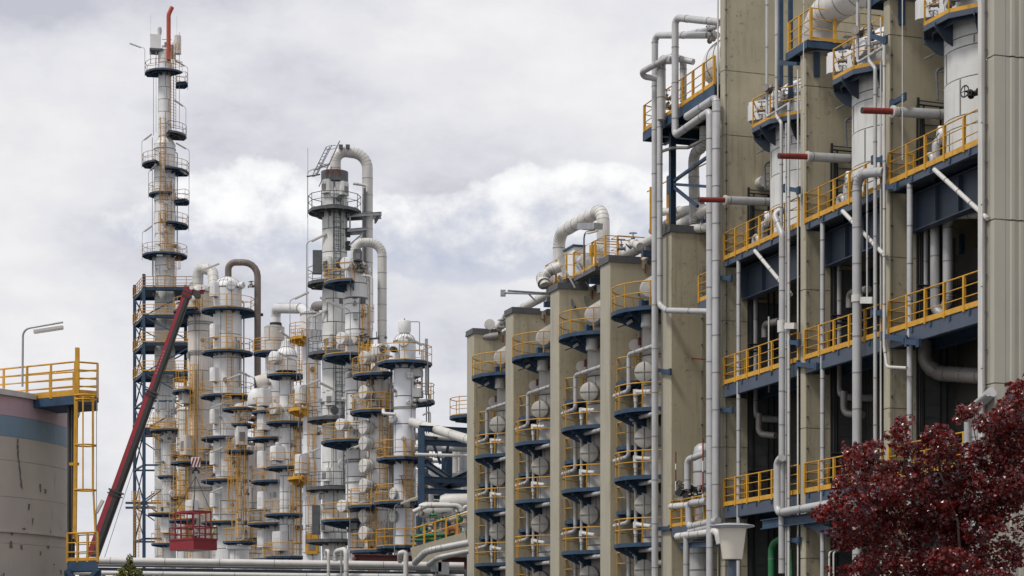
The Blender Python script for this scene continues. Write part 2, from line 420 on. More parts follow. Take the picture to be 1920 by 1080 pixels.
def floodlight(parent, p, d, h=2.6, L=1.3, rise=.45, name='floodlight'):
    """pole with a long fluorescent luminaire; d = direction in degrees"""
    key = ('fl', round(d), round(h,1), round(L,1), round(rise,2))
    def mk():
        b = MB(); v = pol(1, d)
        b.tube([(0,0,-.5), (0,0,h), v*.35+Vector((0,0,h+.15*rise/.45)), v*(.35+L)+Vector((0,0,h+.15+rise))], .03, M_GALV, 5, bend=.25)
        a = v*.45+Vector((0,0,h+.12)); e = v*(.45+L*.95)+Vector((0,0,h+.08+rise))
        b.bar(a+Vector((0,0,.02)), e+Vector((0,0,.02)), .17, .09, M_LAMPHEAD); b.bar(a-Vector((0,0,.045)), e-Vector((0,0,.045)), .13, .05, M_GLASSY)
        return b.mesh(name)
    return obj(name, cached(key, mk), parent, p)
def ladder_mesh(H, cage=True, m=None, w=.5, m2=None):
    m = m or M_YEL
    def mk():
        b = MB()
        for s in (-1, 1): b.bar((s*w/2,0,0), (s*w/2,0,H+1.0), .06, .035, m, up=(0,1,0))
        z = .2
        while z < H: b.bar((-w/2,0,z), (w/2,0,z), .028, .028, m); z += .33
        if cage:
            zc = 2.2; P0 = [(-.33,0), (-.38,-.35), (-.2,-.68), (.2,-.68), (.38,-.35), (.33,0)]
            while zc < H+1.0:
                b.tube([Vector((x,y,zc)) for x, y in P0], .022, m, 4, caps=False); zc += .95
            for (x, y) in P0[1:5]: b.bar((x,y,2.2), (x,y,H+1.0), .035, .02, m, up=(0,1,0))
        return b.mesh('ladder')
    return cached(('lad', round(H,1), cage, m.name, w), mk)
def ladder(root, r, a, z0, z1, cage=True, m=None):
    p = pol(r+.22, a); return obj('ladder', ladder_mesh(z1-z0, cage, m), root, (p.x, p.y, z0), R(a))
def manway(root, r, a, z, rad=.42, L=.5, m=None, davit=True, name='manway'):
    """insulated round manway cover on a nozzle"""
    m = m or M_PIPEW
    def mk():
        b = MB(); b.lathe([(rad*.55,-.1),(rad*.55,L*.35),(rad,L*.35),(rad,L),(rad*.93,L+.03),(.0,L+.045)], m, 22, axis=(0,-1,0))
        b.bar((-rad*.95,-L-.045,0),(rad*.95,-L-.045,0),.022,.022,M_BAND); b.bar((0,-L-.045,-rad*.95),(0,-L-.045,rad*.95),.022,.022,M_BAND)
        b.lathe([(rad+.004,L*.62),(rad+.012,L*.62),(rad+.012,L*.66),(rad+.004,L*.66)], M_BAND, 22, axis=(0,-1,0))
        return b.mesh(name)
    p = pol(r, a); return obj(name, cached(('mw', round(rad,2), round(L,2), m.name), mk), root, (p.x, p.y, z), R(a))
def insbox(root, r, a, z, d=(.7,.55,1.25), m=None, name='insulated_box'):
    m = m or M_WHITE
    def mk():
        b = MB(); x, y, h = d; c = .12
        b.prism([(-x/2,-y+c),(-x/2+c,-y),(x/2-c,-y),(x/2,-y+c),(x/2,.1),(-x/2,.1)], -h/2, h/2-.12, m)
        b.prism([(-x/2+.04,-y+c+.03),(-x/2+c,-y+.04),(x/2-c,-y+.04),(x/2-.04,-y+c+.03),(x/2-.04,.1),(-x/2+.04,.1)], h/2-.12, h/2, m)
        b.box((0,-y-.01,-.1),(x*.5,.02,h*.5), M_BAND if m is not M_WHITE else M_GREYCLAD)
        b.cyl((0,.1,-h/2-.15),(0,-y*.5,-h/2-.02),.05,M_BRASS,6)
        return b.mesh(name)
    p = pol(r, a); return obj(name, cached(('ib', d, m.name), mk), root, (p.x, p.y, z), R(a))
def riser(root, r, a, z0, z1, pr=.05, m=None, kick=None, name='riser_pipe'):
    m = m or M_PIPE; q = pol(r+pr+.12, a); b = MB(); inn = pol(r-.05, a)
    pts = [Vector((inn.x, inn.y, z1)), Vector((q.x, q.y, z1)), Vector((q.x, q.y, z0))]
    b.pipe(pts, pr, m, 8, step=2.2)
    z = z0+1
    while z < z1-.5: b.bar(pol(r-.02, a)+Vector((0,0,z)), pol(r+pr+.14, a)+Vector((0,0,z)), .05, .05, M_BLUE); z += 3.1
    return b.build(name, root)
def valve_mesh(sc=1.0, m=None):
    m = m or M_BRASS
    def mk():
        b = MB()
        b.lathe([(.0,-.2),(.13,-.2),(.13,-.15),(.07,-.15),(.09,0),(.07,.15),(.13,.15),(.13,.2),(0,.2)], m, 10, axis=(1,0,0))
        b.lathe([(.07,0),(.06,.16),(.10,.16),(.10,.2),(.03,.2),(.025,.42),(0,.42)], m, 8)
        b.lathe([(.17,.40),(.195,.41),(.17,.42),(.145,.41),(.17,.40)], M_BLACK, 12)
        b.bar((-.16,0,.41),(.16,0,.41),.02,.02,M_BLACK); b.bar((0,-.16,.41),(0,.16,.41),.02,.02,M_BLACK)
        if sc != 1.0: b.v = [tuple(c*sc for c in p) for p in b.v]
        return b.mesh('valve')
    return cached(('valve', sc, m.name), mk)
class Tower:
    def __init__(s, label, cx, Y, cat='column', group='process columns', name='process_column'):
        s.Y = Y; s.cx = cx; s.s = F/Y; p = P(cx, HOR, Y); s.root = thing(name, label, cat, (p.x, p.y, 0), 0, group)
        # turn the tower so that angle 0 faces the camera
        s.root.rotation_euler = (0, 0, math.atan2(-p.x, p.y))
        s.rmax = 1
    def z(s, y, r=0.0): return EYE + (HOR-y)/F*(s.Y - r)
    def shell(s, wpx, y0, y1, m, bands=1.0, taper=None):
        """y0 = top row, y1 = bottom row, wpx = width in the photograph"""
        r = wpx/2/s.s; z1 = s.z(y0); z0 = max(0.0, s.z(y1)) if y1 is not None else 0.0
        b = MB(); b.lathe([(r-.045, z0), (r-.045, z1), (0, z1)], M_DARKCORE, 24); b.build('shell', s.root)
        n = max(1, round((z1-z0)/bands)); h = (z1-z0)/n; me = band_mesh(r, h, m)
        for i in range(n): obj('cladding_band', me, s.root, (0, 0, z0+h*i), rnd.choice((0, .35, .8, 1.3, 1.9)) )
        s.r = r; s.m = m; return s
    def cone(s, w0, w1, y0, y1, m):
        """w0 at the top row y0, w1 at the bottom row y1"""
        b = MB(); r0, r1 = w0/2/s.s, w1/2/s.s; z0, z1 = s.z(y0), s.z(y1)
        b.lathe([(0, z0), (r0, z0), (r1, z1), (r1+.02, z1), (r1+.02, z1-.06), (r1-.05, z1-.06)], m, 28)
        for i in range(14):
            a = i*360/14; b.bar(pol(r0+.01, a)+Vector((0,0,z0)), pol(r1+.01, a)+Vector((0,0,z1)), .03, .02, M_BAND)
        b.build('cone_head', s.root); return s
    def dome(s, wpx, y, hpx, m):
        r = wpx/2/s.s; obj('dome_head', dome_mesh(r, hpx/s.s, m), s.root, (0, 0, s.z(y))); return s
    def ring(s, wpx, y, m=None, h=.09):
        b = MB(); r = wpx/2/s.s; b.lathe([(r-.1,-h/2),(r,-h/2),(r,h/2),(r-.1,h/2)], m or M_BAND, 28, smooth=False)
        b.build('stiffening_ring', s.root, (0,0,s.z(y))); return s
    def plat(s, y, rpx, a0=-180, a1=180, rail=None, deck=None, n=None, gus=.42, lamp=None, rin=None):
        r = rpx/s.s; ri = rin or s.r+.06
        return platform(s.root, ri, r, s.z(y, r), a0, a1, rail, deck, n, gus, lamp)
    def lad(s, y0, y1, a, cage=True, m=None, off=0.0):
        r = s.r+off; return ladder(s.root, r, a, s.z(y1, r), s.z(y0, r), cage, m)
    def man(s, y, a, rad=.42, L=.5, m=None): return manway(s.root, s.r, a, s.z(y, s.r), rad, L, m)
    def box(s, y, a, d=(.7,.55,1.25), m=None): return insbox(s.root, s.r, a, s.z(y, s.r), d, m)
    def riser(s, y0, y1, a, pr=.05, m=None): return riser(s.root, s.r, a, s.z(y1, s.r), s.z(y0, s.r), pr, m)
    def valves(s, y, a, n=3, off=.3):
        for i in range(n):
            p = pol(s.r+off, a+i*11); obj('valve', valve_mesh(1.0), s.root, (p.x, p.y, s.z(y, s.r)+rnd.uniform(-.2,.3)), rnd.random()*6)
        return s
    def clutter(s, y0, y1, n=10, seed=0):
        rr = random.Random(seed + int(s.cx))
        for i in range(n):
            y, a = rr.uniform(y0, y1), rr.uniform(-75, 75); k = rr.random()
            if k < .35: s.man(y, a, rr.choice((.12, .16, .22)), rr.uniform(.15, .4), rr.choice((M_PIPEW, M_BRASS, M_GREYCLAD)))
            elif k < .55: s.riser(y, y+rr.uniform(25, 90), a, rr.choice((.035, .05, .07)), rr.choice((M_PIPE, M_PIPED, M_PIPEW)))
            elif k < .62: s.lad(y, y+rr.uniform(35, 80), a, True)
            elif k < .7: s.ring(s.r*2*s.s+2, y, h=.05)
            elif k < .85:
                p = pol(s.r+.2, a); obj('valve', valve_mesh(1.0), s.root, (p.x, p.y, s.z(y, s.r)), rr.random()*6)
            else:
                p = pol(s.r+.12, a); b = MB(); b.box((0,0,0), (.3,.22,.42), rr.choice((M_GALV, M_DKSTEEL, M_WHITE)), rz=R(a)); b.build('junction_box', s.root, (p.x, p.y, s.z(y, s.r)))
        return s
    def rod(s, y0, y1, dx, dr=0.3, r=.02, m=None):
        """thin vertical conduit at dx pixels from the axis"""
        x = dx/s.s; b = MB(); b.tube([(x, -s.r-dr if abs(x) < s.r else -.2, s.z(y1)), (x, -s.r-dr if abs(x) < s.r else -.2, s.z(y0))], r, m or M_GALV, 5); b.build('conduit', s.root); return s
def free_pipe(label, pts, r, m, group='pipes', bend=None, step=1.6, name='pipe', cat='pipe', n=12, band=None, k=5):
    b = MB(); b.pipe(pts, r, m, n, bend, k, step, band); return b.build(name, None, label=label, cat=cat, group=group)
# ------------------------------------------------------------ process columns, left to right
def towers():
    BRN = M_YELOLD
    # --- tall slender column on the far left
    t = Tower('very tall slender column with a red swan-neck pipe on top at the far left', 309, 218)
    t.shell(38, 520, None, M_GREYCLAD, 1.5); t.shell(38, 421, 520, M_WHITE, 1.3); t.shell(40, 272, 421, M_WHITE, 1.3)
    t.cone(23, 40, 258, 272, M_WHITE); t.shell(24.5, 96, 258, M_WHITE, 1.35); t.dome(23.5, 96, 6, M_GREYCLAD)
    Lr = [(-100, -100, 2.5)]
    t.r = 23/2/t.s
    t.plat(127, 37, -118, 62, BRN, lamp=[(-80, -95, 2.6)]); t.plat(143, 43, 66, 120, BRN, lamp=[(100, -60, 2.0)], rin=1.4)
    t.plat(243, 41, 10, 120, M_DKSTEEL, M_DKSTEEL, lamp=[(70, -50, 3.0)])
    t.r = 40/2/t.s
    t.plat(299, 42, -118, -25, BRN, lamp=[(-85, 40, 2.5)]); t.plat(311, 45, 0, 112, BRN, lamp=[(85, -60, 2.5)])
    t.plat(358, 30, -110, 28, BRN, lamp=[(-80, 30, 2.4)]); t.plat(366, 46, 55, 115, BRN, lamp=[(75, -50, 2.8)])
    t.plat(413, 44, 5, 115, BRN, lamp=[(95, -60, 2.6)]); t.plat(471, 42, -140, 128, BRN, lamp=[(-100, 40, 2.6)])
    t.lad(238, 420, -8, True, BRN); t.lad(415, 471, -10, True, BRN); t.lad(362, 411, 22, True, BRN); t.lad(476, 539, 50, True, BRN)
    t.r = 23/2/t.s
    t.lad(96, 127, 42, True, BRN, .6); t.lad(127, 240, 42, False, BRN, .25); t.lad(127, 240, 62, False, BRN, .35)
    t.rod(60, 240, 27, r=.03); t.rod(125, 250, -16, r=.02); t.lad(146, 250, -88, False, M_DKSTEEL, .35)
    t.rod(30, 96, -26, r=.012); t.rod(30, 90, 22, r=.012)
    t.r = 40/2/t.s
    t.rod(260, 520, -23, r=.035, m=M_DKSTEEL); t.riser(280, 470, 95, .07)
    for y, a in ((330, 8), (380, 6), (432, 5), (505, 3)): t.man(y, a, .2, .25, M_WHITE)
    t.man(500, 25, .2, .2, M_WHITE)
    b = MB(); s = t.s                                             # top machinery: cooler box, small drum, vents
    def q(x, y, r=0): return Vector(((x-309)/s, r, t.z(y)))
    b.bb(q(282, 95, -.6), q(302, 68, .8), M_WHITE); b.lathe([(0,.42),(.22,.4),(.25,0),(.2,-.4),(0,-.42)], M_LAMPHEAD, 12, c=q(299.5, 59))
    b.cyl(q(299.5, 66), q(299.5, 62), .06, M_GALV, 6); b.bb(q(281, 99, -.8), q(306, 95, 1.0), M_DKSTEEL)
    for x in (283, 293, 304): b.bar(q(x, 98, -.5), q(x, 124, -.5), .08, .08, M_GALV)
    b.build('cooler_box', t.root)
    b = MB()
    for k, (x, y) in enumerate(((306, 84), (311, 78), (318, 92), (322, 82), (327, 72))):
        b.cyl(q(x, 108, .3), q(x, y, .3), .12+.05*(k % 2), M_GALV if k % 2 else M_WHITE, 8)
    b.cyl(q(333, 100), q(333, 66), .38, M_BEIGE, 12); b.bar(q(304, 90), q(334, 90), .08, .08, M_GALV); b.bar(q(304, 74), q(322, 74), .06, .06, M_GALV)
    b.build('vent_stack', t.root)
    b = MB(); b.tube([q(316, 118, -1.4), q(316, 34, -1.4), q(322.5, 20, -1.4)], .24, M_SWAN, 8, bend=1.2); b.bb(q(313.5, 120, -1.8), q(319, 108, -1.2), M_SWAN)
    b.build('swan_neck_pipe', t.root)
    T1 = t
    # --- blue steel frame round it
    fr = thing('steel_frame', 'tall blue bolted steel frame with yellow railed decks round the far left column', 'steel frame', (0, 0, 0))
    zg = 0.0; A = lambda x, Y, y: P(x, y, Y)
    cor = {'a': (270, 214.5), 'b': (366, 214.5), 'c': (252.5, 221), 'd': (348, 221)}
    def cp(k, y): x, Y = cor[k]; p = P(x, HOR, Y); p.z = EYE + (HOR-y)/F*214.5; return p
    for k in cor:
        b = MB(); hi = cp(k, 514); lo = hi.copy(); lo.z = 0; b.ibeam(lo, hi, .32, .34, M_BLUE, up=(0,1,0)); b.build('post', fr)
    lev = [541, 593, 645, 699, 752, 806, 872, 943, 1010]
    for i, y in enumerate(lev):
        b = MB()
        for (m, n) in (('a','b'), ('a','c'), ('c','d'), ('b','d')): b.bar(cp(m, y), cp(n, y), .16, .34 if i < 4 else .2, M_BLUE)
        b.build('beam', fr)
    for (m, n) in (('a','b'), ('a','c'), ('c','d'), ('b', 'd')):
        for i in range(len(lev)-1):
            b = MB(); p, q1 = (m, n) if i % 2 else (n, m)
            b.bar(cp(p, lev[i]), cp(q1, lev[i+1]), .13, .13, M_BLUE); b.build('brace', fr)
            if m == 'a' and n == 'c':
                b = MB(); b.bar(cp(q1, lev[i]), cp(p, lev[i+1]), .1, .1, M_BLUE); b.build('brace', fr)
    for i, y in enumerate(lev[:4]+[806]):
        o = [cp(k, y) for k in ('a','b','d','c')]; z = o[0].z+.2
        b = MB()                                                   # deck leaving a hole for the column
        c = T1.root.location; h = 1.35
        b2 = [Vector((p.x, p.y, 0)) for p in o]; cc = Vector((c.x, c.y, 0))
        inn = [cc + (p-cc).normalized()*h*1.2 for p in b2]
        for j in range(4):
            vs = [b2[j], b2[(j+1)%4], inn[(j+1)%4], inn[j]]
            b.add([(v.x, v.y, z) for v in vs]+[(v.x, v.y, z-.08) for v in vs], [(0,1,2,3),(7,6,5,4),(0,4,5,1),(2,6,7,3)], M_BLUE)
        dk = b.build('deck', fr)
        sh = [cc + (p-cc)*1.06 for p in b2]
        rail_mesh([Vector((v.x, v.y, z)) for v in (sh[3], sh[0], sh[1], sh[2])], True, M_YELOLD if i == 0 else M_YEL, every=1.2, post=.06, rail=.04).build('railing', dk)
    b = MB()                                                       # stair tower pieces and walkway stub low on the left
    for y in (943, 952): b.bar(A(236, 213, y), A(292, 213, y), .5, .22, M_BLUE)
    b.build('walkway_beam', fr)
    rail_mesh([P(247, 940, 213), P(262, 940, 213), P(262, 940, 216)], False, M_YEL, every=.8).build('railing', fr)
    rail_mesh([P(284, 940, 213), P(308, 940, 213), P(308, 940, 216)], False, M_YEL, every=.6, post=.09).build('railing', fr)
    for (x, y0, y1) in ((256, 940, 1050), (292, 790, 870), (300, 960, 1050)):
        L = ladder_mesh((y1-y0)/F*213, True); obj('ladder', L, fr, P(x, y1, 212.5), R(20))
    # flash drum cluster: white slim vessel with valves in front of the frame
    t.clutter(280, 520, 12)
    t = Tower('slim white vessel with a round blue deck low in front of the blue frame', 317.5, 206)
    t.shell(25, 806, None, M_WHITE, 1.4); t.r = .75
    t.plat(803, 36, -180, 180, lamp=None); t.plat(891, 22, -100, 100); t.plat(961, 40, -95, 70); t.lad(806, 961, 55); t.lad(700, 800, 60)
    t.plat(1018, 34, -150, 60)
    for k in range(9):
        b = MB(); x = rnd.uniform(-1.3, 1.2); zz = t.z(rnd.uniform(745, 795)); b.cyl((x, -1.2, zz), (x, -1.2, zz+rnd.uniform(.8, 1.9)), .11, M_GALV, 7); b.cyl((x-.25, -1.2, zz+.3), (x+.25, -1.2, zz+.3), .09, M_BRASS, 6)
        b.build('safety_valve', t.root)
    for k in range(6): t.riser(800+k*9, 1010, -60+k*22, .05, M_PIPEW)
    # pale square cowl and pipe stubs low down
    t.man(925, 15, .35, .5, M_WHITE); t.box(985, -20, (1.0, .7, 1.6), M_WHITE)
    # --- beige stack vessel behind the white column
    t.clutter(810, 1000, 12)
    t = Tower('warm beige column with a curved pale pipe on its dome, behind the crane tip', 377, 182)
    t.shell(49, 550, None, M_BEIGE, 1.9); t.dome(49, 550, 16, M_BEIGE)
    for y in (606, 610, 663, 667, 865+50, 921): t.ring(52, y)
    t.plat(575, 52, -130, -10, lamp=None); t.plat(583, 40, -150, 0)
    t.plat(728, 54, -110, -35); t.plat(863, 57, -95, 88); t.plat(972, 60, -100, -20)
    t.lad(705, 862, -22); t.lad(715, 862, -6, False); t.lad(730, 1000, -75); t.lad(868, 1010, -60)
    t.box(740, -62, (.9, .9, 1.6), M_BEIGE); t.box(835, -55, (1.0, .9, 1.9), M_BEIGE); t.box(955, -35, (.9, .8, 1.7), M_WHITE)
    t.man(835, 60, .45, .3, M_WHITE); t.valves(850, 20, 5); t.rod(545, 860, -13); t.rod(545, 860, -4)
    t.man(560, -30, .32, .4, M_WHITE); t.riser(740, 1010, 50, .06); t.rod(500, 720, 14, r=.02)
    free_pipe('short pale overhead pipe curving from the beige dome towards the white column', [P(371, 536, 182), P(371, 500, 182), P(399, 508, 181), P(401, 540, 180)], .52, M_PIPEW, 'overhead pipes', 1.0, .6, 'overhead_pipe')
    # --- white column with brown overhead pipe
    t.clutter(560, 1000, 12)
    t = Tower('broad white column with three octagonal yellow railed decks and a brown pipe from its dome', 426.5, 172)
    t.shell(53, 540, None, M_WHITE, 2.1); t.dome(53, 541, 22, M_WHITE)
    t.plat(574, 51, -180, 180, n=12, lamp=[(-70, 70, 3.4)]); t.plat(654, 48, -180, 180, n=12, lamp=None); t.plat(737, 51, -180, 180, n=12, lamp=[(75, -60, 1.6)])
    t.plat(817, 50, -120, 80, lamp=[(-50, 70, 2.4)]); t.plat(897, 50, -120, 60, lamp=[(-50, 60, 2.2)]); t.plat(976, 50, -120, 60, lamp=[(-50, 60, 2.4)])
    t.lad(574, 654, 6, False); t.lad(660, 735, 10, False)
    for y in (542, 620, 702, 780, 858, 937): t.box(y, -52)
    t.man(535, 12, .42, .25, M_WHITE); t.man(533, 52, .3, .5, M_WHITE); t.valves(532, 68, 3, .9); t.rod(575, 1000, -12)
    t.riser(560, 1000, 95, .07, M_PIPEW); t.riser(640, 1000, 80, .06); t.ring(54.5, 578); t.ring(54.5, 657); t.ring(54.5, 741)
    b = MB()
    for y in (589, 614): b.bar((t.r, -.2, t.z(y-(0 if y == 589 else 18))), (t.r+1.9, -.2, t.z(y if y == 589 else 589)), .2, .22, M_BLUE)
    b.build('pipe_support', t.root)
    free_pipe('dark brown overhead pipe looping from the white dome down beside the column', [P(428, 520, 172), P(428, 492, 172), P(483, 492, 172), P(483, 745, 172)], .30, M_PIPEB, 'overhead pipes', 1.3, 1.3, 'overhead_pipe')
    # --- wide beige column between
    t.clutter(560, 1000, 16)
    t = Tower('stout beige column with a drum foot standing right of the crane basket', 474, 176)
    t.shell(40, 845, 1010, M_BEIGE, 1.5); t.cone(26, 40, 838, 846, M_BEIGE); t.shell(38, 1012, None, M_WHITE, 1.3)
    t.r = .9; t.plat(1012, 46, -110, 70, n=6); t.ring(42, 957, h=.3); t.valves(835, -20, 4)
    t.riser(850, 1000, -85, .08, M_PIPEW)
    for k, (x0, w) in enumerate(((438, 14), (446, 10))): pass
    t.clutter(850, 1000, 12)
    t = Tower('slender white column wrapped by small yellow decks left of the stout beige column', 449, 168)
    t.shell(18, 765, 850, M_WHITE, 1.2); t.shell(12, 850, 1010, M_WHITE, 1.2); t.dome(22, 766, 10, M_BEIGE); t.shell(36, 1024, None, M_WHITE, 1.5)
    t.r = .55
    t.plat(763, 32, -100, 100, lamp=[(-80, 70, 2.4)]); t.plat(793, 30, -30, 110); t.plat(843, 27, -180, 180, lamp=[(-60, 75, 2.0)]); t.lad(845, 1008, -35); t.lad(790, 840, 20)
    t.lad(845, 1008, 10); t.box(818, 10, (1.0, .8, 1.6), M_GREYCLAD); t.man(778, 35, .5, .6, M_WHITE)
    t.plat(1014, 32, -75, 75); t.rod(700, 1010, 12, r=.05, m=M_BLUE); t.rod(845, 1010, 16, r=.08, m=M_PIPEW)
    b = MB(); b.lathe([(0, .1), (1.0, .1), (1.05, 0), (1.05, -.2), (.95, -.3)], M_WHITE, 24, c=(-.1, 0, t.z(1025))); b.build('drum_lid', t.root)
    # --- white column with dark collar and ribbed duct
    t.clutter(780, 1000, 12)
    t = Tower('white column whose flat drum top carries a fat ribbed duct with a dark collar', 514, 166)
    t.shell(33, 668, 1010, M_WHITE, 1.6); t.shell(38, 613, 668, M_BEIGE, 1.1); t.cone(26, 38, 611, 614, M_BEIGE); t.shell(27, 905, None, M_WHITE, 1.5)
    t.r = .75; t.plat(656, 40, -105, 105, n=6, lamp=[(60, -40, 1.0)]); t.plat(768, 42, -120, 40, lamp=[(20, -40, 2.4)]); t.plat(818, 44, -120, 40, lamp=[(10, 80, 1.4)])
    t.plat(899, 44, -120, 40, lamp=[(10, 80, 1.2)]); t.plat(979, 50, -120, 50, lamp=[(10, 80, 1.2)]); t.plat(1046, 46, -110, 20)
    for y in (745, 790, 862, 938, 1010): t.box(y, -55, (.9, .8, 1.5))
    b = MB(); b.pipe([P(0,0,1)*0+Vector((-1.5, 0, t.z(722))), Vector((-.5, 0, t.z(716)))], .75, M_BEIGE, 20, step=5); b.build('side_nozzle', t.root)
    b = MB(); b.lathe([(0,.8),(.5,.7),(.8,.3),(.85,-.6),(.8,-.7),(0,-.7)], M_WHITE, 20, c=(-1.45, .2, t.z(745))); b.build('side_drum', t.root)
    t.lad(905, 975, 70); t.lad(985, 1040, 70); t.lad(825, 895, 72)
    free_pipe('fat ribbed white duct arching from a dark collar to the yellow-decked column', [P(517, 612, 166), P(517, 578, 166), P(566, 578, 158), P(580, 592, 155)], .43, M_WHITE, 'overhead pipes', 1.6, .35, 'overhead_pipe', n=16, k=9)
    b = MB(); b.lathe([(.45,-.15),(.52,-.15),(.52,.25),(.45,.25)], M_BLACK, 18, c=P(517, 611, 166)); b.build('duct_collar', t.root, label=None); bpy.data.objects['duct_collar'].matrix_basis = Matrix(); bpy.data.objects['duct_collar'].parent = None
    o = bpy.data.objects['duct_collar']; tag(o, 'dark rubber collar ring under the fat ribbed white duct', 'collar')
    # --- domed column in front
    t.clutter(670, 1040, 12)
    t = Tower('white column with a bulging ribbed dome and round blue decks every storey', 537, 160)
    t.shell(25, 712, None, M_WHITE, 1.35); t.shell(40, 668, 697, M_WHITE, 1.2); t.dome(40, 669, 20, M_WHITE); t.cone(28, 25, 706, 714, M_BEIGE)
    t.r = .58; t.cone(18, 22, 640, 650, M_WHITE)
    t.plat(699, 37, -130, 130, lamp=[(30, -60, 1.0)]); t.plat(788, 38, -125, 120, lamp=[(35, 60, 2.0)]); t.plat(873, 38, -120, 45, lamp=[(40, 70, 2.2)])
    t.plat(962, 41, -115, 60, lamp=[(45, 75, 1.6)]); t.plat(1042, 41, -115, 60, lamp=[(50, 75, 1.6)])
    t.man(672, -50, .55, .9, M_WHITE); t.man(768, -48, .5, .95, M_BEIGE); t.box(1015, -35, (1.0, .9, 1.6), M_WHITE); t.box(850, -60, (.9, .8, 1.2), M_WHITE)
    t.lad(702, 786, 62); t.lad(790, 870, 70); t.lad(876, 958, 55, True); t.lad(965, 1040, 60, True); t.lad(876, 1040, 72, True, None, .6)
    t.man(655+38, 5, .22, .2, M_RUST)
    t.riser(720, 1040, 20, .05, M_PIPEW); t.rod(640, 700, 24, r=.05)
    # --- bright column with yellow painted decks
    t.clutter(720, 1040, 12)
    t = Tower('bright bluish-white column with yellow painted bowl-shaped decks and a yellow caged ladder', 585, 152)
    t.shell(34, 640, None, M_BRIGHT, 1.9); t.shell(44, 590, 622, M_WHITE, 1.5); t.dome(44, 591, 7, M_WHITE); t.cone(44, 34, 622, 640, M_WHITE)
    t.r = 34/2/t.s; Y = M_YEL
    t.plat(629, 43, -110, -25, Y, Y, gus=.6, lamp=[(-70, 60, 2.9)]); t.plat(764, 44, -110, -28, Y, Y, gus=.6, lamp=[(-30, 70, 1.6)]); t.plat(893, 46, -110, -25, Y, Y, gus=.6, lamp=[(-30, 70, 1.6)])
    t.lad(705, 890, 0, True); t.lad(890, 1000, 0, True); t.lad(640, 700, -50, True, None, .3); t.box(740, -50, (.8, .8, 1.4)); t.box(870, -50, (.8, .8, 1.5)); t.man(605, 5, .42, .15, M_WHITE)
    t.rod(480, 760, -10, r=.03, m=M_DKSTEEL); t.rod(700, 1040, -22, r=.04, m=M_DKSTEEL); t.box(1020, 0, (1.1, .3, 1.6), M_YEL)
    free_pipe('short brownish overhead pipe between the bright column and the grey-railed column', [P(590, 588, 152), P(590, 574, 152), P(618, 572, 150)], .36, M_PIPED, 'overhead pipes', 1.0, .4, 'overhead_pipe', k=7)
    # --- central grey-railed column
    t.clutter(650, 1000, 12)
    t = Tower('central grey column with dark grey railed decks, a rusty drum and a tall arched pipe', 627.5, 142)
    t.shell(47, 345, None, M_GREYCLAD, 1.75); t.shell(36, 333, 346, M_GREYCLAD, .8)
    b = MB(); r = 25.5/t.s; z0, z1 = t.z(343), t.z(323); b.lathe([(.3, z0), (r, z0), (r, z1), (.3, z1)], M_DKSTEEL, 28, smooth=False)
    for k in range(12):
        a = -40+k*6; b.add([pol(r+.006, a+dx)+Vector((0, 0, z0+(z1-z0)*dz)) for dx, dz in ((-rnd.uniform(1,4), .95), (rnd.uniform(1,4), .97), (rnd.uniform(0,2), rnd.uniform(.2,.6)), (-1, rnd.uniform(.3,.7)))], [(0,1,2,3)], M_RUST)
    b.build('drum_skirt', t.root)
    b = MB()
    for k in range(14): p = pol(r-.12, k*360/14); b.cyl((p.x, p.y, z0-.5), (p.x, p.y, z0), .06, M_DKSTEEL, 6)
    b.build('skirt_bolts', t.root)
    G = M_DKSTEEL
    t.plat(385, 50, -180, 180, G, G, n=12, gus=.6, lamp=[(-92, 75, 2.9)])
    t.plat(523, 52, -125, 20, G, G, lamp=[(-92, 60, 3.0)]); t.plat(657, 51, -125, 45, G, G, lamp=[(-90, 60, 2.6), (15, -70, 3.2)])
    t.plat(781, 52, -125, 45, G, G, lamp=[(10, -60, 1.8)]); t.plat(912, 55, -125, 60, G, G, lamp=None); t.plat(1011, 55, -125, 60, G, G, lamp=[(-75, 80, 3.2)])
    t.lad(385, 523, 12, True, G, .05); t.lad(660, 780, 20, True, G); t.lad(785, 910, 60, True, G)
    b = MB(); b.lathe([(.98,0),(1.05,0),(1.05,.1),(.98,.1)], G, 28, c=(0,0,t.z(758)), smooth=False); b.lathe([(t.r+.02,0),(t.r+.05,0),(t.r+.05,1.1),(t.r+.02,1.1)], M_PIPED, 28, c=(0,0,t.z(778)), smooth=False); b.build('flange_ring', t.root)
    for y, a in ((350, -40), (353, 45), (495, -35), (890, -40), (748, -20), (640, -30), (985, -45)): t.box(y, a, (.75, .5, 1.0), M_GREYCLAD)
    t.man(372, 20, .25, .3, M_DKSTEEL); t.man(365, 0, .3, .3, M_GREYCLAD); t.man(495, 30, .4, .3, M_DKSTEEL); t.man(652, 30, .4, .3, M_WHITE); t.man(870, 40, .4, .2, M_GREYCLAD); t.man(770, 0, .3, .2, M_DKSTEEL)
    b = MB(); b.box((-1.25, -1.5, t.z(500)), (.7, .5, 1.7), M_DKSTEEL); b.build('cabinet', t.root); b = MB(); b.box((-1.35, -1.5, t.z(978)), (.6, .5, 2.1), M_DKSTEEL); b.build('cabinet', t.root)
    t.rod(280, 1000, -50, r=.02, m=M_GALV); t.rod(345, 1000, -2, r=.025, m=M_DKSTEEL)
    b = MB()                                                       # bracket frame carrying the arched pipe
    def q(x, y, yy=0): return Vector(((x-627.5)/t.s, yy, t.z(y)))
    for yy in (-.6, .6):
        b.ibeam(q(651, 407, yy), q(715, 402, yy), .18, .25, M_GALV); b.ibeam(q(651, 435, yy), q(688, 431, yy), .18, .22, M_GALV); b.bar(q(654, 463, yy), q(680, 440, yy), .12, .12, M_GALV)
        b.bar(q(656, 405, yy), q(656, 435, yy), .12, .12, M_GALV)
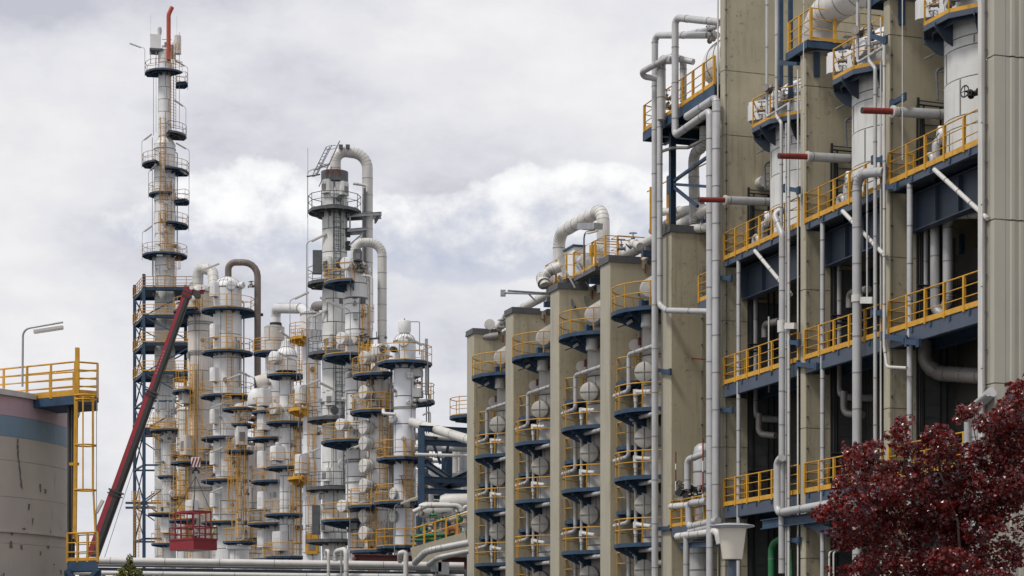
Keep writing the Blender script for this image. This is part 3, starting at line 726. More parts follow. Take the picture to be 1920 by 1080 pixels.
    b.ibeam(q(712, 402, -.6), q(703, 412, .6), .16, .2, M_GALV); b.ibeam(q(683.5, 355, -.5), q(683.5, 500, -.5), .18, .2, M_DKSTEEL, up=(0,1,0))
    for y in (437, 462): b.box(q(653, y, -.3), (.3, .6, .6), M_BLACK)
    b.build('pipe_bracket', t.root)
    b = MB(); b.pipe([q(662, 347, -.6), q(688, 350, -.6), q(688, 362, -.6)], .1, M_PIPEW, 10, .2); b.build('side_pipe', t.root)
    free_pipe('tall pale overhead pipe arching from the central column top and running down its right side', [P(629, 326, 142), P(629, 282, 142), P(689, 290, 142.3), P(689, 680, 142.3)], .40, M_PIPEW, 'overhead pipes', 1.15, 1.25, 'overhead_pipe', n=16, k=7)
    lt = thing('access_ladder', 'slanting grey hooped ladder leaning against the arched pipe of the central column', 'ladder', P(596, 345, 140.6))
    b = MB()
    a0, a1 = P(598, 350, 140.8)-lt.location, P(637, 264, 140.8)-lt.location; L0, L1 = P(585, 331, 140.8)-lt.location, P(612, 275, 140.8)-lt.location
    for (u, v) in ((a0, a1), (L0, L1), (L0+Vector((.25,0,.05)), L1+Vector((.25,0,.0))), (L0+Vector((.42,-.3,.1)), L1+Vector((.42,-.3,0)))): b.tube([u, v], .03, G, 5)
    b.bar(a0+Vector((0,0,0)), a1, .06, .06, G)
    for tt in (.45, .95): 
        c = L0.lerp(L1, tt); e = a0.lerp(a1, tt*.9+.02); m = (c+e)/2; rr = (c-e).length/2; ax = (c-e).normalized()
        b.tube([m+ax*math.cos(R(k*30))*rr+Vector((0,-1,.3)).normalized()*math.sin(R(k*30))*rr*.6 for k in range(13)], .022, G, 4, caps=False)
    for k in range(9): c = L0.lerp(L1, k/9); b.bar(c, c+Vector((.25,0,0)), .03, .03, G)
    b.tube([P(575, 331, 140.8)-lt.location, P(600, 327, 140.8)-lt.location], .06, G, 6)
    b.build('ladder_frame', lt)
    for k, x in enumerate((639, 652)):
        b = MB(); p = P(x, 279, 141.6); b.box((0,0,.15), (.28,.2,.3), M_DKSTEEL, rz=.3); b.cyl((0,0,-.15),(0,0,.05),.03,M_GALV,5)
        b.build('beacon', None, p, label='small dark lamp box standing %s on the bend of the tall arched pipe' % ('left' if k == 0 else 'right'), cat='lamp', group='lamp boxes on the arched pipe')
    # --- white column in front of it
    t.clutter(400, 1000, 16)
    t = Tower('white blue-decked column in front of the central one, arched pipe at its dome', 668, 133)
    t.shell(43, 505, 590, M_WHITE, 1.2); t.shell(42, 590, 830, M_WHITE, 1.05); t.shell(40, 830, 960, M_WHITE, 1.2); t.shell(32, 960, None, M_GREYCLAD, 1.3); t.dome(43, 506, 22, M_WHITE)
    t.cone(30, 40, 822, 838, M_WHITE)
    t.r = 40/2/t.s
    t.plat(521, 62, -105, -8, lamp=None, gus=.6); t.plat(660, 63, -110, 5, lamp=[(-10, -70, 2.8)], gus=.6); t.plat(822, 66, -110, 12, lamp=None, gus=.6); t.plat(972, 66, -110, 12, lamp=None, gus=.6)
    t.man(497, -30, .42, .8, M_WHITE); t.man(637, -38, .42, 1.0, M_WHITE); t.man(798, -40, .42, 1.0, M_WHITE); t.man(950, -38, .42, .9, M_WHITE)
    t.valves(505, 0, 5, .25); t.valves(640, 5, 5, .3); t.man(798, 0, .3, .3, M_GREYCLAD); t.man(508, 75, .3, .3, M_WHITE)
    t.lad(600, 665, 40, True); t.lad(665, 760, 38, True); t.riser(520, 640, 92, .1, M_PIPEW); t.riser(640, 1000, 80, .06, M_DKSTEEL); t.box(480, 5, (.6,.5,.8), M_DKSTEEL)
    t.lad(975, 1050, 45, True); t.lad(880, 970, 55, True)
    for y in (560, 572, 693, 697, 734, 864, 868, 905): t.ring(44, y, h=.05)
    free_pipe('white overhead pipe arching from the front dome and dropping straight down on the right', [P(666, 486, 133), P(666, 455, 133), P(716.5, 455, 133.2), P(716.5, 650, 133.2)], .32, M_PIPEW, 'overhead pipes', .92, 1.1, 'overhead_pipe', n=16, k=8)
    b = MB(); b.pipe([P(680, 517, 132), P(693, 518, 132), P(697, 522, 132), P(697, 620, 132)], .1, M_PIPEW, 8, .2, step=1.2); b.build('side_pipe', None, label='thin white pipe stepping off the front column below its dome', cat='pipe')
    b = MB(); b.bar(P(686, 636, 133), P(726, 633, 133), .15, .12, M_DKSTEEL)
    for x in (706, 713, 722): b.bar(P(x, 633, 133), P(x, 622, 133), .05, .05, M_BLACK)
    b.build('pipe_guide', None, label='dark guide beam with upright studs round the foot of the white arched pipe', cat='beam')
    # --- column with row of round covers
    t.clutter(530, 1000, 16)
    t = Tower('weathered column with a row of round insulated covers down its left side', 712, 130.5)
    t.shell(40, 712, 765, M_BEIGE, 1.0); t.shell(38, 765, None, M_WHITE, 1.35); t.cone(14, 40, 683, 699, M_BEIGE); t.shell(40, 697, 712, M_GREYCLAD, .5)
    t.shell(38, 652, 668, M_WHITE, 1.0); t.cone(34, 38, 647, 652, M_WHITE); t.cone(38, 16, 668, 684, M_WHITE)
    t.r = 38/2/t.s
    t.plat(697, 52, -110, 28, n=6); t.plat(766, 56, -110, 30, n=6, lamp=[(20, 60, 1.6)]); t.plat(945, 60, -110, -15, lamp=[(-80, 75, 3.8)]); t.plat(1030, 55, -110, 20, lamp=[(-90, 70, 3.0)])
    for y in (672, 736, 802, 832, 874, 911, 968, 1000): t.man(y, -52, .48, .75, M_PIPEW)
    t.lad(670, 765, -55); t.lad(770, 940, 15, True); t.lad(950, 1030, -30); t.lad(1035, 1075, -40); t.man(655, 15, .25, .3, M_DKSTEEL); t.man(848, -5, .2, .3, M_DKSTEEL)
    t.riser(700, 1030, 60, .06); t.riser(720, 1030, 75, .09, M_PIPED)
    # --- white column at the right of the group
    t.clutter(710, 1030, 12)
    t = Tower('clean white column with a capped dome and wide eight-sided decks, rightmost of the group', 758.5, 128)
    t.shell(41, 640, None, M_BRIGHT, 1.85); t.dome(41, 641, 16, M_WHITE)
    b = MB(); r = 12/t.s; b.lathe([(.2, t.z(626)), (r*.85, t.z(625)), (r, t.z(620)), (r, t.z(603)), (r*.96, t.z(602)), (0, t.z(602))], M_WHITE, 24)
    b.tube([(0,0,t.z(602)), (0,0,t.z(597))], .03, M_BLACK, 5); b.tube([(.1,0,t.z(603)), (1.0,0,t.z(603)), (1.0,0,t.z(665))], .035, M_GALV, 6, bend=.1); b.build('top_cap', t.root)
    t.plat(673, 52, -180, 180, n=8, lamp=[(55, -60, .9)]); t.plat(745, 57, 62, 118, lamp=None); t.plat(855, 53, -180, 180, n=8); t.plat(938, 57, -110, -5); t.plat(938, 44, 28, 100); t.plat(1022, 53, -180, 180, n=8, lamp=[(-20, 70, 2.6)])
    t.man(640, -5, .35, .15, M_WHITE); t.man(655, -48, .2, .4, M_BLACK); t.man(783, -62, .36, .25, M_WHITE); t.man(925, -60, .4, .2, M_GREYCLAD); t.man(968, -60, .4, .2, M_GREYCLAD)
    t.lad(850, 935, 12, False); t.lad(860, 1020, 20, False); t.box(696, 78, (.6, .5, .6), M_GREYCLAD); t.box(735, 75, (.8, .5, .6), M_GREYCLAD)
    b = MB(); b.box((1.45, -.6, t.z(690)), (.2, .3, 3.7), M_GALV); b.box((1.15, -.3, t.z(700)), (.14, .3, 3.0), M_BEIGE); b.build('cable_duct', t.root)
    t.rod(690, 860, 41, r=.04, m=M_DKSTEEL); t.rod(690, 860, 45, r=.04, m=M_DKSTEEL)
    b = MB(); b.pipe([(.85,-.3,t.z(748)),(1.0,-.7,t.z(755)),(1.7,-.7,t.z(752)),(1.7,-.7,t.z(742))], .09, M_PIPE, 8, .2); b.build('side_pipe', t.root); b = MB(); b.pipe([(1.2,-.5,t.z(780)),(1.7,-.5,t.z(772)),(1.7,-.5,t.z(800))], .06, M_PIPE, 8, .1); b.build('side_pipe', t.root); b = MB()
    b.pipe([(-1.4,-.3,t.z(770)),(-1.4,-.7,t.z(778)),(-.6,-.9,t.z(780))], .12, M_PIPEW, 8, .2); b.build('side_pipe', t.root)
    for k, (x, y0, y1) in enumerate(((734, 690, 1050), (777, 690, 1050), (730, 800, 1050))):
        free_pipe(('upright pipe in the gap left of the clean white column', 'thin upright pipe close on the right of the clean white column', 'second upright pipe beside the weathered column')[k], [P(x, y1, 129.5), P(x, y0, 129.5)], .09, M_PIPED, 'upright pipes among the columns')
    t.clutter(690, 1010, 14)
    # --- columns half hidden at the back of the group
    for (lab, cx, Y, w, y0, m, dome, pl) in (('beige column at the back between the broad white one and the domed one', 492, 196, 34, 745, M_BEIGE, 12, (780, 850, 930)),
            ('pale column at the back seen through the yellow decks left of the central column', 552, 192, 30, 735, M_GREYCLAD, 10, (800, 905, 985)),
            ('beige column at the back behind the row of round covers', 700, 158, 34, 770, M_BEIGE, 10, (860, 950)),
            ('pale column at the back between the blue frame and the beige column', 345, 205, 26, 770, M_GREYCLAD, 8, (850, 930))):
        t = Tower(lab, cx, Y); t.shell(w, y0, None, m, 1.5); t.dome(w, y0+1, dome, m)
        for y in pl: t.plat(y, w*.95, -140, 100)
        t.lad(y0+10, 1020, 25); t.clutter(y0+20, 1020, 10)
towers()
ORD = ['first', 'second', 'third', 'fourth', 'fifth', 'sixth', 'seventh', 'eighth', 'ninth', 'tenth', 'eleventh', 'twelfth', 'thirteenth', 'fourteenth', 'fifteenth', 'sixteenth']
# ------------------------------------------------------------ crane, basket, tank, pipe racks on the left
def crane():
    r0 = P(352, 549, 153); base = P(128, 1172, 153)
    c = thing('mobile_crane', 'dark red telescopic crane boom leaning up from behind the tank to the columns', 'crane', (base.x, base.y, 0))
    o = c.location; d = (r0-base).normalized(); L = (r0-base).length; side = Vector((0,1,0)); up = side.cross(d).normalized()   # up = the left/upper side
    if up.x > 0: up = -up
    secs = [(0, .40, .96), (.40, .70, .82), (.70, 1.0, .66)]
    for (f0, f1, w) in secs:
        b = MB(); a = base + d*L*f0 - o; e = base + d*L*f1 - o; h = w/2
        prof = [(-h*.55, h), (h*.55, h), (h*.8, h*.1), (h*.75, -h*.6), (h*.3, -h), (-h*.3, -h), (-h*.75, -h*.6), (-h*.8, h*.1)]   # (side, up)
        vs = [p + side*i + up*j for p in (a, e) for (i, j) in prof]; n = len(prof)
        b.add(vs[:2*n], [tuple(range(n)), tuple(range(2*n-1, n-1, -1))], M_CRIMSON)
        for k in range(n):
            m = M_CRIMSON if k in (0, 1, 7) else M_BOOMDARK
            b.add([vs[k], vs[(k+1)%n], vs[n+(k+1)%n], vs[n+k]], [(0,1,2,3)], m)
        # upper half of each flank is painted red, lower half grey
        for sgn in (-1,):
            p0, p1 = a + side*sgn*h*.815 + up*h*.12, e + side*sgn*h*.815 + up*h*.12
        b.build('boom_section', c)
        b = MB(); q = e - d*.25
        for t in (0, .3): b.bar(q+d*t-up*(w*.58), q+d*t+up*(w*.58), .14 if t else .1, w*1.0, M_BOOMDARK, up=(0,1,0))
        b.build('boom_collar', c)
    b = MB(); e = r0 - o                                            # head with sheaves
    b.bar(e-d*.4+up*.0, e+d*.35, .6, .72, M_CRIMSON); 
    for (dx, dz) in ((.0, .25), (.45, .1), (.85, .05), (1.15, .2)): b.box(e+Vector((dx+.1, 0, dz)), (.3, .4, .22), M_CRIMSON)
    b.bar(e+Vector((-.2,0,.1)), e+Vector((1.3,0,.0)),   .3, .2, M_CRIMSON)
    for dx in (.35, 1.05, 1.3): b.cyl(e+Vector((dx,-.33,.35)), e+Vector((dx,.33,.35)), .17, M_WHITE, 12)
    b.cyl(e+Vector((.75,-.3,-.15)), e+Vector((.75,.3,-.15)), .3, M_BOOMDARK, 14)
    b.build('boom_head', c)
    b = MB()                                                       # white lettering-like stripe of the load chart on the boom flank
    s0 = r0-d*5.0-o; nrm = -side
    for k in range(8):
        a = s0 - d*k*.26; b.bar(a + nrm*.235+up*.14, a - d*.13 + nrm*.235+up*.14, .03, .06, M_GALV, up=up)
    b.build('boom_marking', c)
    b = MB(); hk = P(367, 868, 153)-o
    for dx in (-.22, .0, .3): b.tube([e+Vector((.75+dx*.6,0,-.3)), hk+Vector((dx*.4,0,.3))], .018, M_BLACK, 4)
    b.tube([base-o-up*.9+d*6, r0-o-up*.2-d*.4], .02, M_BLACK, 4)
    b.build('hoist_rope', c)
    b = MB(); b.box(hk+Vector((0,0,.05)), (.7,.35,.75), M_WHITE)
    for k in range(3): b.bar(hk+Vector((-.33+k*.25, -.185, -.3)), hk+Vector((-.1+k*.25,-.185,.38)), .012, .13, M_RED, up=(1,0,0))
    b.cyl(hk+Vector((0,0,-.35)), hk+Vector((0,0,-.6)), .1, M_BLACK, 8); b.tube([hk+Vector((-.2,0,-.85)), hk+Vector((-.28,0,-.65)), hk+Vector((0,0,-.55)), hk+Vector((.28,0,-.65)), hk+Vector((.2,0,-.85))], .08, M_BLACK, 6, .1)
    b.build('hook_block', c)
    # carrier out of sight behind the tank
    b = MB(); z0 = -o.z
    b.box((-2.2, 0, 1.35), (4.4, 2.6, 1.5), M_CRIMSON); b.build('turntable', c)
    b = MB(); b.box((-1.5, 0, .95), (13, 2.7, .55), M_BOOMDARK); b.build('chassis', c)
    b = MB(); b.box((-6.9, 0, 2.0), (2.3, 2.6, 1.6), M_CRIMSON); b.box((-7.4, 0, 2.3), (1.4, 2.62, .7), M_BLACK); b.build('cab', c)
    for x in (-6.5, -4.9, .6, 2.2, 3.8):
        for y in (-1.2, 1.2):
            b = MB(); b.cyl((x, y-.2, .6), (x, y+.2, .6), .6, M_BLACK, 20); b.cyl((x, y-.21, .6), (x, y+.21, .6), .3, M_GALV, 12); b.build('wheel', c)
    # --- basket
    k = thing('work_basket', 'red steel work basket hanging from the crane hook in front of the columns', 'basket', P(362, 1033, 152))
    o = k.location
    def g(x, y, dy=0): return P(x, y, 152+dy)-o
    A, B, C = g(363, 1018, -1.9), g(407, 1015, -.2), g(318, 1018, .6)       # near corner, right corner, left corner
    A.z = B.z = C.z = (HOR-1032)/F*152+EYE-o.z; D = B+C-A; fl = [A, B, D, C]
    b = MB(); h = .85
    b.add([(p.x, p.y, p.z) for p in fl] + [(p.x, p.y, p.z+h) for p in fl], [(0,3,2,1), (0,1,5,4), (1,2,6,5), (2,3,7,6), (3,0,4,7)], M_CRIMSON)
    b.add([(p.x, p.y, p.z+.12) for p in fl], [(0,1,2,3)], M_DKSTEEL); b.build('floor_tray', k)
    for lv, w in ((h+.0, .14), (h+.42, .08), (h+.95, .10)):
        b = MB()
        for i in range(4): b.bar(fl[i]+Vector((0,0,lv)), fl[(i+1)%4]+Vector((0,0,lv)), w, w, M_CRIMSON)
        b.build('rail', k)
    for i in range(4):
        for t in (0, .25, .5, .75):
            b = MB(); p = fl[i].lerp(fl[(i+1)%4], t); b.bar(p+Vector((0,0,h)), p+Vector((0,0,h+.95)), .08, .08, M_CRIMSON, up=(0,1,0)); b.build('rail_post', k)
    cen = (A+D)/2; top = [cen+(p-cen)*.78 for p in fl]; top[0] = A+(D-A)*.10; top[3] = A.lerp(C, .82)+(B-A)*.06; top[1] = A.lerp(B, .80)+(C-A)*.06; top[2] = top[1]+top[3]-top[0]; H = 3.0
    for i in range(4):
        b = MB(); b.bar(top[i]+Vector((0,0,h)), top[i]+Vector((0,0,H)), .11, .11, M_CRIMSON, up=(0,1,0)); b.build('cage_post', k)
        b = MB(); b.bar(top[i]+Vector((0,0,H)), top[(i+1)%4]+Vector((0,0,H)), .13, .16, M_CRIMSON); b.build('cage_beam', k)
    for t in (.35, .7):
        for (m, n) in ((0, 3), (0, 1)):
            b = MB(); p = top[m].lerp(top[n], t); b.bar(p+Vector((0,0,h)), p+Vector((0,0,H)), .08, .08, M_CRIMSON, up=(0,1,0)); b.build('cage_post', k)
    b = MB(); hk2 = P(367, 893, 153)-o
    for i in range(4): b.tube([hk2, top[i]+Vector((0,0,H))], .028, M_BLACK, 5)
    b.build('sling', k)
    # --- two workers
    def worker(loc, label, face, jacket, trousers, helmet, lean, arm):
        b = thing('person', label, 'person', loc, face)
        J, T = jacket, trousers
        V = [(0,0,.92),(0,-lean*.1,1.12),(0,-lean*.3,1.36),(0,-lean*.38,1.50),(0,-lean*.42,1.60),                          # 0-4 pelvis..head base
             (-.19,-lean*.33,1.40),(-.25,-lean*.2-.05,1.14),(-.20,-arm[0],1.02+arm[1]),                                   # left arm
             (.19,-lean*.33,1.40),(.27,-lean*.2-.05,1.15),(.22,-arm[2],1.02+arm[3]),
             (-.10,0,.86),(-.12,-.03,.48),(-.12,.02,.09),(-.12,-.12,.05),(.10,0,.86),(.12,-.03,.48),(.12,.02,.09),(.12,-.12,.05)]
        E = [(0,1),(1,2),(2,3),(3,4),(2,5),(5,6),(6,7),(2,8),(8,9),(9,10),(0,11),(11,12),(12,13),(13,14),(0,15),(15,16),(16,17),(17,18)]
        Rr = [.15,.14,.17,.075,.07,.085,.06,.04,.085,.06,.04,.10,.075,.05,.05,.10,.075,.05,.05]
        me = bpy.data.meshes.new('body'); me.from_pydata(V, E, []); ob = obj('body', me, b)
        ob.modifiers.new('skin', 'SKIN'); sk = me.skin_vertices[0].data if me.skin_vertices else None
        if sk is None:
            import bmesh
            bm = bmesh.new(); bm.from_mesh(me); bm.verts.layers.skin.verify(); bm.to_mesh(me); bm.free(); sk = me.skin_vertices[0].data
        for i, r in enumerate(Rr): sk[i].radius = (r, r*.8)
        sk[0].use_root = True; ob.modifiers.new('sub', 'SUBSURF').levels = 2; ob.modifiers['sub'].render_levels = 2
        me.materials.append(jacket)
        h = MB(); hx = Vector((0, -lean*.46, 1.70)); h.lathe([(0,-.13),(.06,-.11),(.085,-.03),(.09,.04),(.06,.10),(0,.12)], mat('skin', (.42,.25,.17), .6), 12, c=hx)
        h.lathe([(0,-.03),(.018,-.02),(.018,.02),(0,.03)], MATS['skin'], 6, c=hx+Vector((0,-.095,-.01)))
        for sx in (-1,1): h.box(hx+Vector((sx*.035,-.085,.02)), (.02,.01,.012), M_BLACK); h.box(hx+Vector((sx*.092,0,0)), (.015,.04,.05), MATS['skin'])
        h.box(hx+Vector((0,-.085,-.06)), (.045,.01,.01), M_RED); h.build('head', b)
        h = MB(); h.lathe([(.125,.02),(.12,.07),(.10,.125),(.05,.155),(0,.16)], helmet, 16, c=hx); h.lathe([(.10,.02),(.15,.02),(.15,.035),(.10,.035)], helmet, 16, c=hx+Vector((0,-.02,0))); h.build('helmet', b)
        h = MB(); h.lathe([(.13,.50),(.125,.7),(.15,.92),(.165,1.0)], trousers, 14); 
        for sx in (-1, 1): h.tube([(sx*.11,0,.88),(sx*.12,-.03,.48),(sx*.12,.02,.12)], .10, trousers, 10)
        h.build('trousers', b)
        for sx, hand in ((-1, V[7]), (1, V[10])):
            h = MB(); hv = Vector(hand); h.box(hv+Vector((0,-.03,-.01)), (.08,.09,.03), MATS['skin'])
            for q in range(4): h.tube([hv+Vector((-.03+q*.02,-.07,-.01)), hv+Vector((-.03+q*.02,-.115+abs(q-1.5)*.008,-.015)), hv+Vector((-.03+q*.02,-.12,-.05))], .009, MATS['skin'], 5)
            h.tube([hv+Vector((-sx*.04,-.03,0)), hv+Vector((-sx*.065,-.07,-.02))], .011, MATS['skin'], 5); h.build('hand', b)
    hi = mat('white_workwear', (.55,.56,.56), .8); hg = mat('lime_workwear', (.42,.55,.20), .8); dk = mat('dark_workwear', (.05,.06,.08), .8)
    fz = o.z + A.z + .12
    p = P(366, HOR, 151.6); worker(Vector((p.x, p.y, fz)), 'person in pale workwear and white helmet standing in the middle of the red basket', R(20), hi, dk, M_WHITE, .1, (.25, .1, .3, .05))
    p = P(396, HOR, 152.2); worker(Vector((p.x, p.y, fz)), 'person in lime workwear leaning over the right end of the red basket', R(75), hg, hg, M_WHITE, .7, (.55, .15, .6, .2))
def tank():
    Yc = 70.0; c = P(-281, HOR, Yc); r = 8.0
    t = thing('storage_tank', 'large round storage tank with mauve and blue bands above dull grey steel sheets', 'tank', (c.x, c.y, 0))
    zt = 10.75; zf = lambda y: EYE + (HOR-y)/F*Yc
    mt = mat('tank_sheet', (.46, .42, .385), .30, .12, .08, .6, .0)
    m2 = mat('tank_mauve', (.45, .335, .385), .30, .1, .06, .6, .3, (.2, .15, .17))
    m3 = mat('tank_blue', (.19, .28, .37), .30, .1, .06, .6, .3, (.1, .13, .18))
    m4 = mat('tank_cream', (.48, .45, .42), .4, .15, .06, .6); m5 = mat('tank_pale_blue', (.33, .42, .50), .4, .1, .06, .6, .2)
    mat('tank_scuff', (.14, .125, .11), .7)
    # sheets of the shell: one piece per strake and plate, joints left open a little
    import bisect
    ys = [(10.62, 9.88, m2), (9.88, 9.17, m3), (9.17, 8.35, mt), (8.35, 7.1, mt), (7.1, 5.9, mt), (5.9, 5.5, mt), (5.5, 3.7, mt), (3.7, 1.8, mt), (1.8, 0.0, mt)]
    b = MB(); b.lathe([(r-.02, 0), (r-.02, zt-.1)], mat('tank_core', (.2,.185,.17), .6), 96); b.build('shell', t)
    ARC = 22.5
    for k, (z1, z0, m) in enumerate(ys):
        me = cached(('tank', k), lambda: (lambda q: (q.lathe([(r-.02, z0+.003), (r, z0+.005), (r, z1-.005), (r-.02, z1-.003)], m, 8, a0=.015, a1=ARC-.015), q.mesh('tank_sheet'))[1])(MB()))
        for j in range(16): obj('tank_sheet', me, t, (0,0,0), R(j*ARC + (k%2)*11))
    b = MB(); b.lathe([(r-.02, 5.88), (r+.09, 5.88), (r+.09, 5.95), (r-.02, 5.97)], mat('tank_ring', (.5,.48,.46), .4, .3), 96, smooth=False); b.build('wind_girder', t)
    b = MB(); b.lathe([(r-.02, 10.6), (r+.14, 10.56), (r+.2, 10.74), (r+.02, 10.78), (0, 11.3)], mat('tank_roof', (.66,.65,.64), .45, .1), 96, smooth=False); b.build('roof', t)
    q = MB(); rr = random.Random(3)
    for k in range(46):
        a = rr.uniform(45, 84); z = rr.uniform(2.4, 8.0); w = rr.uniform(.25, 1.0); h = rr.uniform(.04, .22) if k % 3 else rr.uniform(.2, .4)
        n = 5; vs = []
        for i in range(n):
            al = R(a + (w if i in (1,2) else 0) + rr.uniform(-.3,.3)); zz = z + (h if i in (2,3,4) else 0) + rr.uniform(-.04,.04); vs.append(((r+.012)*math.sin(al), -(r+.012)*math.cos(al), zz))
        q.add(vs, [(0,1,2,3,4)], mat('tank_scuff', (.14,.125,.11), .7) if k % 4 else m4)
    a = 62.0; z = 9.1
    for k in range(26):
        a += rr.uniform(-.15, .42) if k > 8 else rr.uniform(-.2,.2); z -= rr.uniform(.02, .1); w = rr.uniform(.2,.7)
        vs = [((r+.013)*math.sin(R(x)), -(r+.013)*math.cos(R(x)), zz) for x, zz in ((a,z),(a+w,z-.05),(a+w*.8,z+.09),(a+.1,z+.12))]; q.add(vs, [(0,1,2,3)], MATS['tank_scuff'])
    q.build('paint_scrapes', t, kind='stuff')
    # --- roof walkway with railing, ladder with cage
    Y = 66.5
    w = thing('tank_walkway', 'yellow railed walkway on top of the tank with a caged ladder at its end', 'walkway', P(140, HOR, Y)*1)
    w.location.z = 0; o = w.location
    def g(x, y, yy=Y): return P(x, y, yy)-o
    L0, L1 = g(-120, 727, 69.5), g(141, 741, 66.0); R1 = g(183, 742, 66.4); R0 = g(183, 738, 68.0); Lb = g(-120, 722, 71)
    b = MB(); zd = L1.z
    for p in (L0, R1, R0, Lb): p.z = zd
    fr = [L0, Vector((L1.x, L1.y, zd)), R1, R0, Lb]
    b.add([(p.x,p.y,zd) for p in fr]+[(p.x,p.y,zd-.3) for p in fr], [(4,3,2,1,0)[::-1], (9,8,7,6,5)]+[(i,(i+1)%5,5+(i+1)%5,5+i) for i in range(5)], M_BLUE); b.build('deck', w)
    for (pp, nm) in (([L0, L1, R1, R0], 0), ([Lb, R0], 1)):
        b = rail_mesh([Vector((p.x,p.y,zd)) for p in pp], False, M_YEL, h=1.15, levels=(1.15,.88,.6,.32), toe=.2, every=1.05, post=.07, rail=.034); b.build('railing', w)
    b = MB(); b.bar(g(145, 742, 65.7), g(145, 652, 65.7), .13, .13, M_YEL, up=(0,1,0)); b.bar(g(140, 1010, 66.0), g(143, 742, 66.0), .12, .12, M_YEL, up=(0,1,0)); b.build('mast', w)
    for k in range(4):
        b = MB(); x = 128+k*3.4; b.tube([g(x, 760, 66.8), g(x, 1045, 66.8)], .035, M_BLACK if k % 2 else M_DKSTEEL, 6); b.build('cable', w)
    b = MB(); b.bar(g(128, 752, 66.7), g(141, 752, 66.4), .2, .35, M_BLACK); b.bar(g(132, 870, 66.5), g(146, 870, 66), .1, .1, M_YEL); b.build('bracket', w)
    b = MB()                                                       # safety cage of the ladder: hoops and verticals
    cx, cy = g(160, 800, 65.6).x, g(160, 800, 65.6).y; hoops = [750, 835, 919]
    for y in hoops+[742]:
        z = g(160, y, 65.6).z; b.tube([Vector((cx+.36*math.cos(R(a)), cy+.36*math.sin(R(a)), z)) for a in range(0, 361, 30)], .03, M_YEL, 5, caps=False)
    for a in (-150, -90, -30, 60): b.bar((cx+.36*math.cos(R(a)), cy+.36*math.sin(R(a)), g(0, 919, 65.6).z), (cx+.36*math.cos(R(a)), cy+.36*math.sin(R(a)), g(0, 745, 65.6).z), .05, .025, M_YEL, up=(0,1,0))
    b.build('safety_cage', w)
    b = MB(); b.bar(g(175, 919, 65.6), g(179, 1000, 65.6), .06, .06, M_YEL); b.tube([g(181, 700, 65.6), g(181, 1045, 65.6)], .012, M_GALV, 4); b.build('ladder_rail', w)
    # lower platform
    pl = thing('low_platform', 'small yellow railed platform with blue floor at the foot of the tank ladder', 'platform', P(155, HOR, Y)*1); pl.location.z = 0; o = pl.location
    q = [g(126, 1052, 66), g(183, 1052, 65.4), g(184, 1052, 66.6), g(128, 1052, 67.4)]; 
    for p in q: p.z = q[0].z
    b = MB(); b.add([(p.x,p.y,p.z) for p in q]+[(p.x,p.y,p.z-.35) for p in q], [(0,1,2,3),(7,6,5,4),(0,4,5,1),(1,5,6,2),(2,6,7,3),(3,7,4,0)], M_BLUE)
    b.bar(q[0]-Vector((0,0,.3)), (q[1]+q[0])/2-Vector((0,0,.95)), .1, .14, M_BLUE); b.bar(q[1]-Vector((0,0,.3)), (q[1]+q[0])/2-Vector((0,0,.95)), .1, .14, M_BLUE); b.build('deck', pl)
    rail_mesh(q, True, M_YEL, h=.95, levels=(.95,.62,.3), toe=.1, every=.42, post=.06, rail=.032).build('railing', pl)
    b = MB()
    for p in ((q[0]+q[3])/2, (q[1]+q[2])/2): b.bar(Vector((p.x,p.y,0)), p-Vector((0,0,.3)), .2, .2, M_BLUE, up=(0,1,0))
    b.build('post', pl)
    # lamps
    def tube_lamp(label, base, top, tip, Yl, size=.2, rot=0):
        lm = thing('street_lamp', label, 'lamp', P(*base, Yl)); oo = lm.location
        A = Vector((0,0,0)); T = P(*top, Yl)-oo; E = P(*tip, Yl)-oo
        b = MB(); b.tube([A, T, E], .038, M_GALV, 8, bend=.3); b.build('pole', lm)
        u = (E-T).normalized(); a = T+(E-T)*.28-Vector((0,0,.15)); e = E-Vector((0,0,.17)); b = MB(); b.bar(a, e, size, .09, M_LAMPHEAD); b.build('lamp_head', lm)
        b = MB(); b.bar(a-Vector((0,0,.06)), e-Vector((0,0,.06)), size*.8, .04, M_GLASSY); b.build('lamp_lens', lm)
        return lm
    tube_lamp('long fluorescent lamp on a bent grey pole above the tank walkway', (42, 725), (43, 617), (118, 604), 67)
    lm = thing('street_lamp', 'small tilted fluorescent lamp on a thin pole at the right of the tank ladder', 'lamp', P(181, 1000, 66.5)); oo = lm.location
    b = MB(); b.tube([Vector((0,0,-.9)), P(179, 962, 66.5)-oo, P(192, 938, 66.5)-oo], .03, M_GALV, 6, .1); b.build('pole', lm)
    b = MB(); b.bar(P(180, 962, 66.4)-oo, P(193, 938, 66.4)-oo, .16, .1, M_GLASSY); b.build('lamp_head', lm)
